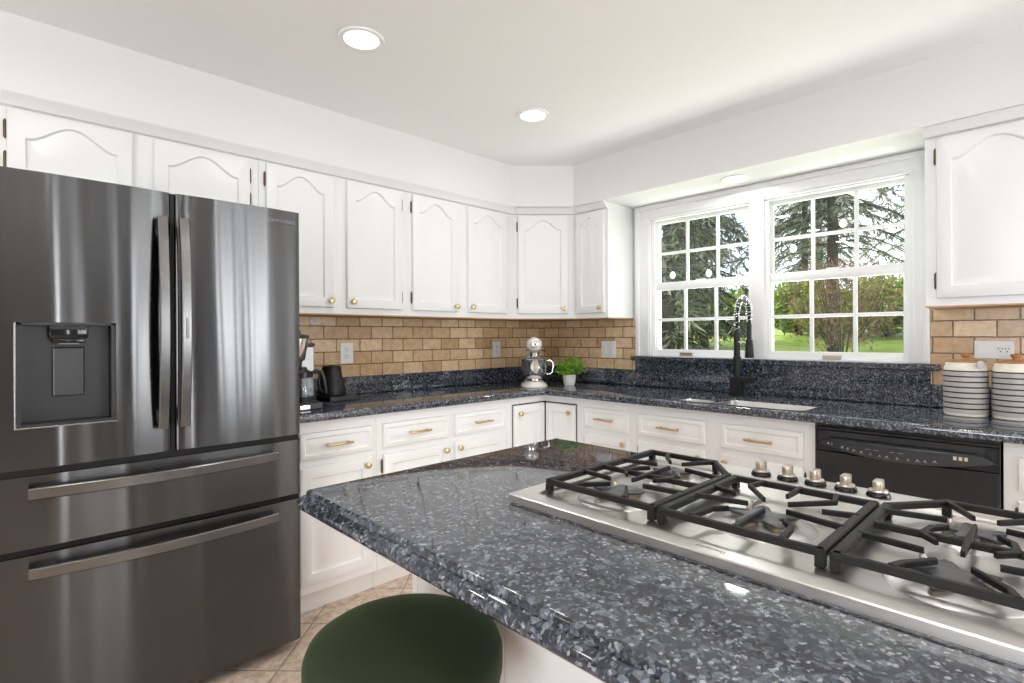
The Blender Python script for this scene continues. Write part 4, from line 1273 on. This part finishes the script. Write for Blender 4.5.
# ------------------------------------------------------------------ potted herb
pp = thing('potted_plant', 'small bushy green plant in a white pot by the mixer', 'potted plant', (-0.345, -0.580, 0.9143))
obj('pot', lathe([(0, 0), (0.034, 0), (0.036, 0.003), (0.0355, 0.010), (0.040, 0.014), (0.0445, 0.045), (0.0455, 0.074), (0.0435, 0.075), (0.041, 0.066), (0, 0.066)], 36), 'pot_white', pp, 40)
obj('soil', lathe([(0, 0.0662), (0.041, 0.0662), (0.038, 0.070), (0, 0.071)], 24), 'soil', pp, 40)
lf = bmesh.new()
rnd = random.Random(11)
def add_leaf(b, p, d, up, L, wv, curl=0.25):
    d = d.normalized(); s = d.cross(up)
    if s.length < 1e-3: s = Vector((1, 0, 0))
    s.normalize(); nrm = s.cross(d)
    pts = [p, p + d * L * 0.45 + s * wv / 2 + nrm * 0.0, p + d * L - nrm * L * curl, p + d * L * 0.45 - s * wv / 2, p + d * L * 0.5 + nrm * wv * 0.12]
    v = [b.verts.new(q) for q in pts]
    b.faces.new((v[0], v[1], v[4])); b.faces.new((v[1], v[2], v[4])); b.faces.new((v[2], v[3], v[4])); b.faces.new((v[3], v[0], v[4]))
stems = bmesh.new()
for k in range(80):
    a = rnd.uniform(0, 2 * pi); tilt = rnd.uniform(0.05, 1.3)
    L = rnd.uniform(0.075, 0.140)
    b0 = Vector((rnd.uniform(-.028, .028), rnd.uniform(-.028, .028), 0.069))
    dv = Vector((cos(a) * sin(tilt) * 1.05, sin(a) * sin(tilt) * 1.05, cos(tilt) * 0.95))
    tip = b0 + dv * L
    add_tube(stems, [b0, b0.lerp(tip, 0.5) + Vector((0, 0, 0.006)), tip], 0.0008, 5)
    for q in range(13):
        pt = b0.lerp(tip, rnd.uniform(0.35, 1.0))
        aa = rnd.uniform(0, 2 * pi)
        add_leaf(lf, pt, Vector((cos(aa), sin(aa), rnd.uniform(-0.3, 0.7))), Vector((0, 0, 1)), rnd.uniform(0.020, 0.034), rnd.uniform(0.014, 0.024))
obj('foliage', lf, 'herb', pp)
obj('stems', stems, 'herb', pp)

# ------------------------------------------------------------------ black kettle on its base
kt = thing('electric_kettle', 'matte black tapered gooseneck kettle on its flat base near the fridge', 'kettle', (-1.911, -0.215, 0.9143), radians(0))
kb = obj('power_base', box(-0.050, -0.085, 0, 0.112, 0.085, 0.026, 0.004), 'black_plastic', kt)
obj('body', lathe([(0, 0.0265), (0.071, 0.0265), (0.0735, 0.032), (0.071, 0.06), (0.062, 0.105), (0.053, 0.145), (0.050, 0.176), (0.051, 0.182), (0, 0.182)], 44), 'black_matte', kt, 40)
obj('lid', lathe([(0, 0.1825), (0.047, 0.1825), (0.045, 0.1865), (0.012, 0.1875), (0.012, 0.191), (0.008, 0.193), (0, 0.193)], 32), 'black_matte', kt, 40)
obj('spout', tube([(-0.058, -0.02, 0.050), (-0.080, -0.026, 0.065), (-0.086, -0.028, 0.105), (-0.080, -0.026, 0.140), (-0.088, -0.03, 0.166), (-0.100, -0.034, 0.172)], [0.011, 0.009, 0.0075, 0.0065, 0.006, 0.0055], 10), 'black_matte', kt, 60)
obj('handle', tube([(0.036, 0.034, 0.178), (0.060, 0.062, 0.180), (0.078, 0.082, 0.165), (0.082, 0.086, 0.11), (0.080, 0.084, 0.085)], [0.007, 0.008, 0.009, 0.009, 0.008], 10), 'black_matte', kt, 60)

# ------------------------------------------------------------------ coffee maker
cm = thing('coffee_maker', 'drip coffee maker with chrome tower and black-handled glass jug beside the fridge', 'coffee maker', (-2.172, -0.335, 0.9143))
obj('base', box(-0.075, -0.185, 0, 0.075, 0.135, 0.034, 0.006), 'black_plastic', cm)
obj('base_trim', box(-0.040, -0.192, 0.004, 0.010, -0.1855, 0.024, 0.002), 'chrome', cm)
obj('tower', boxes([(0.058, 0.030, 0.0, 0.126, 0.100, 0.295, 0.005)]), 'grey_steel', cm)
obj('tower_cap', box(0.054, 0.026, 0.2955, 0.130, 0.104, 0.312, 0.005), 'black_plastic', cm)
obj('brew_basket', lathe([(0, 0.225), (0.030, 0.225), (0.040, 0.235), (0.056, 0.325), (0.058, 0.336), (0, 0.336)], 36, (0, -0.055, 0)), 'chrome', cm, 40)
obj('basket_lid', lathe([(0, 0.3365), (0.060, 0.3365), (0.058, 0.352), (0.02, 0.358), (0.018, 0.374), (0, 0.376)], 36, (0, -0.055, 0)), 'black_plastic', cm, 40)
obj('outlet_arm', tube([(0.09, 0.05, 0.305), (0.08, 0.035, 0.335), (0.06, 0.0, 0.345), (0.045, -0.03, 0.330)], 0.008, 10), 'chrome', cm, 60)
jg = obj('glass_jug', lathe([(0, 0.0345), (0.058, 0.0345), (0.062, 0.040), (0.064, 0.09), (0.058, 0.135), (0.050, 0.155), (0.052, 0.164), (0.048, 0.160), (0.056, 0.132), (0.061, 0.09), (0.059, 0.042), (0, 0.038)], 40, (0, -0.11, 0)), 'jug_glass', cm, 50)
obj('coffee', lathe([(0, 0.0385), (0.0585, 0.0385), (0.0602, 0.062), (0, 0.062)], 32, (0, -0.11, 0)), 'black_gloss', jg, 40)
obj('jug_collar', lathe([(0.0515, 0.150), (0.0545, 0.150), (0.0555, 0.176), (0.030, 0.186), (0.024, 0.200), (0, 0.201), (0, 0.166), (0.0515, 0.166)], 36, (0, -0.11, 0)), 'black_plastic', jg, 40)
obj('jug_handle', tube([(0.046, -0.118, 0.168), (0.070, -0.124, 0.180), (0.090, -0.128, 0.174), (0.102, -0.13, 0.140), (0.109, -0.132, 0.095), (0.112, -0.133, 0.068)], [0.009, 0.011, 0.012, 0.0115, 0.010, 0.007], 10), 'black_plastic', jg, 60)

# ------------------------------------------------------------------ sockets and switches
def plate(label, loc, rz, w, h, kind, cat):
    t = thing('wall_outlet' if kind != 'switch' else 'light_switch', label, cat, loc, rz, 'white wall plates')
    obj('plate', box(-w / 2, -0.006, -h / 2, w / 2, 0, h / 2, 0.002), 'outlet_white', t)
    if kind == 'duplex':
        for s in (-1, 1):
            rc_ = obj('receptacle', lathe([(0, 0), (0.0165, 0), (0.0165, 0.002), (0.0155, 0.003), (0, 0.003)], 24, M=Matrix.Translation((0, -0.0055, s * 0.0195)) @ Matrix.Rotation(pi / 2, 4, 'X')), 'outlet_white', t, 40)
            obj('slots', boxes([(-0.0075, -0.0092, s * 0.0195 + 0.000, -0.0050, -0.0084, s * 0.0195 + 0.009), (0.0050, -0.0092, s * 0.0195 + 0.000, 0.0075, -0.0084, s * 0.0195 + 0.009), (-0.0025, -0.0092, s * 0.0195 - 0.010, 0.0025, -0.0084, s * 0.0195 - 0.005)]), 'slot_dark', rc_)
    elif kind == 'switch':
        for x in (-w / 4, w / 4):
            obj('rocker', box(x - 0.016, -0.0095, -0.030, x + 0.016, -0.0058, 0.030, 0.0015), 'outlet_white', t)
    elif kind == 'side':
        obj('blank_insert', box(-0.052, -0.0085, -0.016, -0.010, -0.0058, 0.016, 0.001), 'outlet_white', t)
        rc_ = obj('receptacle', box(0.010, -0.0085, -0.017, 0.056, -0.0058, 0.017, 0.001), 'outlet_white', t)
        for x in (0.022, 0.044):
            obj('slots', boxes([(x - 0.007, -0.0095, 0.001, x - 0.0045, -0.0083, 0.009), (x + 0.0045, -0.0095, 0.001, x + 0.007, -0.0083, 0.009), (x - 0.0025, -0.0095, -0.010, x + 0.0025, -0.0083, -0.005)]), 'slot_dark', rc_)
    return t
plate('white duplex outlet on the tile above the black kettle', (-1.7215, -0.0102, 1.161), 0, 0.082, 0.122, 'duplex', 'outlet')
plate('white duplex outlet on the tile left of the stand mixer', (-0.5135, -0.0102, 1.158), 0, 0.078, 0.116, 'duplex', 'outlet')
plate('white double switch plate on the tile above the plant', (-0.0102, -0.675, 1.158), radians(-90), 0.125, 0.122, 'switch', 'switch')
plate('wide white outlet plate on the tile behind the striped canisters', (-0.0102, -2.7625, 1.188), radians(-90), 0.132, 0.080, 'side', 'outlet')

# ------------------------------------------------------------------ recessed lamps
def downlight(label, x, y, z, energy, r=0.062):
    t = thing('recessed_light', label, 'ceiling light', (x, y, z), 0, 'recessed ceiling lights')
    obj('trim_ring', lathe([(r + 0.002, -0.002), (r + 0.006, -0.007), (r + 0.022, -0.006), (r + 0.026, -0.0008), (r + 0.002, -0.0008)], 40), 'ceiling_paint', t, 40)
    obj('lens', lathe([(0, -0.006), (r - 0.008, -0.005), (r + 0.0015, -0.003), (r + 0.0015, -0.0008), (0, -0.0008)], 40), 'lamp_lens', t, 40)
    la = area_light('lamp', (0, 0, -0.012), (0, 0, -1), 2 * r, 2 * r, energy, (1.0, 0.995, 0.985), 'DISK', 170)
    la.parent = t
    return t
DL = 2.0
downlight('recessed ceiling light nearer the fridge, leftmost in view', -2.189, -1.078, ZC, DL)
downlight('recessed ceiling light nearer the cabinet corner, right of the other one', -1.181, -1.040, ZC, DL)
downlight('small recessed light in the soffit underside above the sink window', -0.215, -1.695, ZS, 3.0, 0.055)
for i, (x, y) in enumerate([(-3.16, -1.06), (-4.2, -1.06), (-1.15, -2.55), (-2.16, -2.75), (-3.2, -2.75), (-4.3, -2.75), (-1.15, -4.3), (-2.4, -4.3), (-3.6, -4.3), (-4.8, -4.3), (-2.4, -5.6), (-4.2, -5.6)]):  # extra lamps out of view, added to light the room
    downlight('added out-of-view recessed ceiling light to brighten the room', x, y, ZC, DL)

# ------------------------------------------------------------------ garden behind the window
gd = bmesh.new()
def gz(x, y): return 0.30 + 0.066 * x + 0.10 * sin(x * 0.5 + y * 0.7) * min(1, x / 10) + (0.05 * noise.noise(Vector((x, y, 0))))
gx = [0.4 + 1.0 * k for k in range(46)]
gy = [-22 + 1.0 * k for k in range(61)]
G = [[gd.verts.new((x, y, gz(x, y) if x > 1 else gz(x, y) - 0.02)) for y in gy] for x in gx]
for i in range(len(gx) - 1):
    for j in range(len(gy) - 1):
        gd.faces.new((G[i][j], G[i + 1][j], G[i + 1][j + 1], G[i][j + 1]))
o = obj('ground', gd, 'lawn_green', None, 180)
tag(o, 'sunlit green lawn rising behind the window', 'lawn', None, 'structure')

def spray(b, p, d, L, w, rnd_):
    """one flat needle spray: a thin kite"""
    d = d.normalized()
    s = d.cross(Vector((rnd_.uniform(-.5, .5), rnd_.uniform(-.5, .5), 1))).normalized()
    v = [b.verts.new(q) for q in (p, p + d * L * 0.5 + s * w / 2, p + d * L, p + d * L * 0.5 - s * w / 2)]
    b.faces.new(v)

def conifer(label, x, y, h, rad, z_low, dens, mat, seed, droop=0.35, trunk_r=0.10, group='conifers in the garden'):
    r_ = random.Random(seed)
    z0 = gz(x, y)
    t = thing('conifer_tree', label, 'tree', (x, y, z0), 0, group)
    tr = bmesh.new()
    add_tube(tr, [(0, 0, -0.1), (0.02, 0.0, h * 0.3), (0.03, 0.02, h * 0.7), (0.02, 0.02, h)], [trunk_r * 1.15, trunk_r, trunk_r * 0.6, 0.015], 14)
    nb = int(dens)
    fo = bmesh.new()
    for k in range(nb):
        f = r_.random() ** 0.9
        z = z_low + (h - z_low) * f
        Lb = rad * (1 - f * 0.85) * r_.uniform(0.7, 1.1)
        a = r_.uniform(0, 2 * pi)
        hd_ = Vector((cos(a), sin(a), 0))
        pts = []
        for q in range(7):
            s = q / 6
            pts.append(Vector((0, 0, z)) + hd_ * Lb * s + Vector((0, 0, 0.18 * Lb * s - droop * Lb * s * s * 1.5)))
        add_tube(tr, pts, [0.016 * (1 - q / 7.5) + 0.003 for q in range(7)], 4, False)
        for q in range(64):
            s = r_.uniform(0.12, 1.0)
            i = min(5, int(s * 6)); p = pts[i].lerp(pts[i + 1], s * 6 - i)
            side = Vector((-hd_.y, hd_.x, 0)) * r_.choice((-1, 1))
            d = hd_ * r_.uniform(0.2, 0.8) + side * r_.uniform(0.2, 1.0) + Vector((0, 0, r_.uniform(-0.8, 0.05)))
            spray(fo, p, d, r_.uniform(0.12, 0.34), r_.uniform(0.02, 0.06), r_)
    obj('trunk', tr, 'bark', t, 60)
    obj('foliage', fo, mat, t)
    return t
conifer('tall conifer with bare lower trunk in the right window', 10.0, 0.56, 9.5, 2.3, 2.2, 190, 'spruce_blue', 21, 0.45, 0.105)
conifer('dense green spruce filling the left window nearest the glass', 5.6, 2.05, 7.5, 1.35, 0.35, 260, 'spruce', 22, 0.5)
conifer('tall spruce at the far left of the left window', 8.6, 4.9, 8.5, 1.9, 0.4, 260, 'spruce', 23, 0.5)
conifer('grey-green spruce between the two windows', 8.6, 2.85, 8.5, 1.6, 0.5, 300, 'spruce_blue', 24, 0.55)
conifer('sparse tall pine at the upper right of the right window', 15.5, -0.9, 10, 2.8, 2.4, 230, 'spruce_blue', 25, 0.4, 0.13)
conifer('distant spruce behind the left window', 17.5, 8.4, 9.5, 2.6, 0.6, 230, 'spruce', 26, 0.5)
conifer('distant spruce behind the trunk of the right window', 18.0, 3.6, 9.5, 2.4, 1.2, 210, 'spruce', 27, 0.5)
def shrub(label, x, y, rx, ry, rz_, n_, mat, seed, leaf=(0.06, 0.14), lw=(0.03, 0.07), lift=0.0):
    r_ = random.Random(seed)
    z0 = gz(x, y)
    t = thing('garden_shrub', label, 'shrub', (x, y, z0), 0, 'garden shrubs')
    b = bmesh.new(); w = bmesh.new()
    for k in range(n_):
        while True:
            p = Vector((r_.uniform(-1, 1), r_.uniform(-1, 1), r_.uniform(-1, 1)))
            if 0.3 < p.length < 1: break
        wob = 1 + 0.25 * noise.noise(p * 2.3 + Vector((seed, 0, 0)))
        p = Vector((p.x * rx * wob, p.y * ry * wob, rz_ + lift + p.z * rz_ * wob))
        if p.z < 0.03: continue
        d = Vector((r_.uniform(-1, 1), r_.uniform(-1, 1), r_.uniform(-0.6, 0.9)))
        spray(b, p, d, r_.uniform(*leaf), r_.uniform(*lw), r_)
    for k in range(14):
        a = r_.uniform(0, 2 * pi); f = r_.uniform(0.3, 0.8)
        add_tube(w, [(0.03 * cos(a), 0.03 * sin(a), -0.05), (0.4 * f * rx * cos(a), 0.4 * f * ry * sin(a), rz_ * 0.7), (f * rx * cos(a), f * ry * sin(a), rz_ * 1.5 + lift)], [0.018, 0.012, 0.004], 5)
    obj('branches', w, 'bark', t, 60)
    obj('foliage', b, mat, t)
shrub('bare reddish shrub at the right edge of the right window', 6.0, -0.62, 0.75, 0.78, 0.72, 4200, 'bush_red', 31, (0.05, 0.14), (0.010, 0.026), 0.30)
for i, (x, y, rr, lab) in enumerate(((13.4, 2.3, 0.95, 'bright lime shrub behind the conifer trunk'), (14.4, 4.45, 0.95, 'bright lime shrub left of the conifer trunk'), (13.3, 0.2, 0.95, 'bright lime shrub right of the conifer trunk'),
                                      (15.6, 6.4, 0.95, 'bright lime shrub behind the fence in the left window'), (15.8, 8.5, 0.9, 'bright lime shrub at the far left behind the fence'), (13.0, -1.9, 0.95, 'bright lime shrub at the right edge of the lawn'), (12.4, 1.32, 0.75, 'low lime shrub right beside the conifer trunk'))):
    shrub(lab, x, y, rr, rr, rr * 0.80, 3000, 'shrub_lime', 40 + i, (0.12, 0.28), (0.07, 0.15), 0.02)
# far tree line
for i, (x, y, h, r0) in enumerate(((28, -1, 9, 2.9), (28, 6, 10, 3.1), (28, 13, 9, 3.0), (28, 20, 10, 3.1))):
    conifer(['far hedge tree straight behind the conifer trunk', 'far hedge tree behind the left window', 'far hedge tree left of the others', 'far hedge tree at the extreme left'][i], x, y, h, r0, 0.5, 170, 'spruce', 60 + i, 0.4, 0.16, 'far trees')
# picket fence
FX, FY = 12.6, 5.5
fc = thing('picket_fence', 'dark wooden picket fence at the back of the garden in the left window', 'fence', (FX, FY, gz(FX, FY)))
for k in range(36):
    y = -2.3 + 0.155 * k
    zz = gz(FX, FY + y) - gz(FX, FY)
    hgt = 0.78 + 0.05 * sin(k * 1.7)
    b = bmesh.new()
    vs = [(-0.012, y - 0.045, zz - 0.05), (-0.012, y + 0.045, zz - 0.05), (-0.012, y + 0.045, zz + hgt - 0.07), (-0.012, y, zz + hgt), (-0.012, y - 0.045, zz + hgt - 0.07)]
    f0 = [b.verts.new(v) for v in vs]; f1 = [b.verts.new((0.012, v[1], v[2])) for v in vs]
    b.faces.new(f0); b.faces.new(f1[::-1])
    for j in range(5): b.faces.new((f0[j], f1[j], f1[(j + 1) % 5], f0[(j + 1) % 5]))
    obj('picket', b, 'fence_wood', fc)
for zr in (0.22, 0.58):
    b = bmesh.new()
    pts = [(0.045, -2.35 + 0.56 * k, gz(FX, FY - 2.35 + 0.56 * k) - gz(FX, FY) + zr) for k in range(11)]
    add_tube(b, pts, 0.03, 4)
    obj('rail', b, 'fence_wood', fc)
# festoon bulbs strung outside the glass
fs = thing('string_lights', 'string of pale globe bulbs on a dark cord outside the window', 'string lights', (2.0, 0.2, 2.4))
P0, P1 = Vector((-0.1, 1.15, 0.12)), Vector((0.0, -2.0, -0.05))
cp = []
for k in range(25):
    s = k / 24
    p = P0.lerp(P1, s); p.z -= 0.48 * (1 - (2 * s - 1) ** 2)
    cp.append(p)
obj('cord', tube(cp, 0.006, 6), 'cord_black', fs, 60)
for k in range(2, 24, 3):
    p = cp[k]
    bl = obj('bulb', lathe([(0, -0.105), (0.016, -0.100), (0.027, -0.083), (0.029, -0.068), (0.022, -0.048), (0.012, -0.034), (0.010, -0.030), (0, -0.030)], 16, p), 'bulb_glass', fs, 60)
    obj('socket', lathe([(0, -0.032), (0.012, -0.032), (0.012, -0.004), (0.006, 0.004), (0, 0.004)], 10, p), 'cord_black', bl, 40)
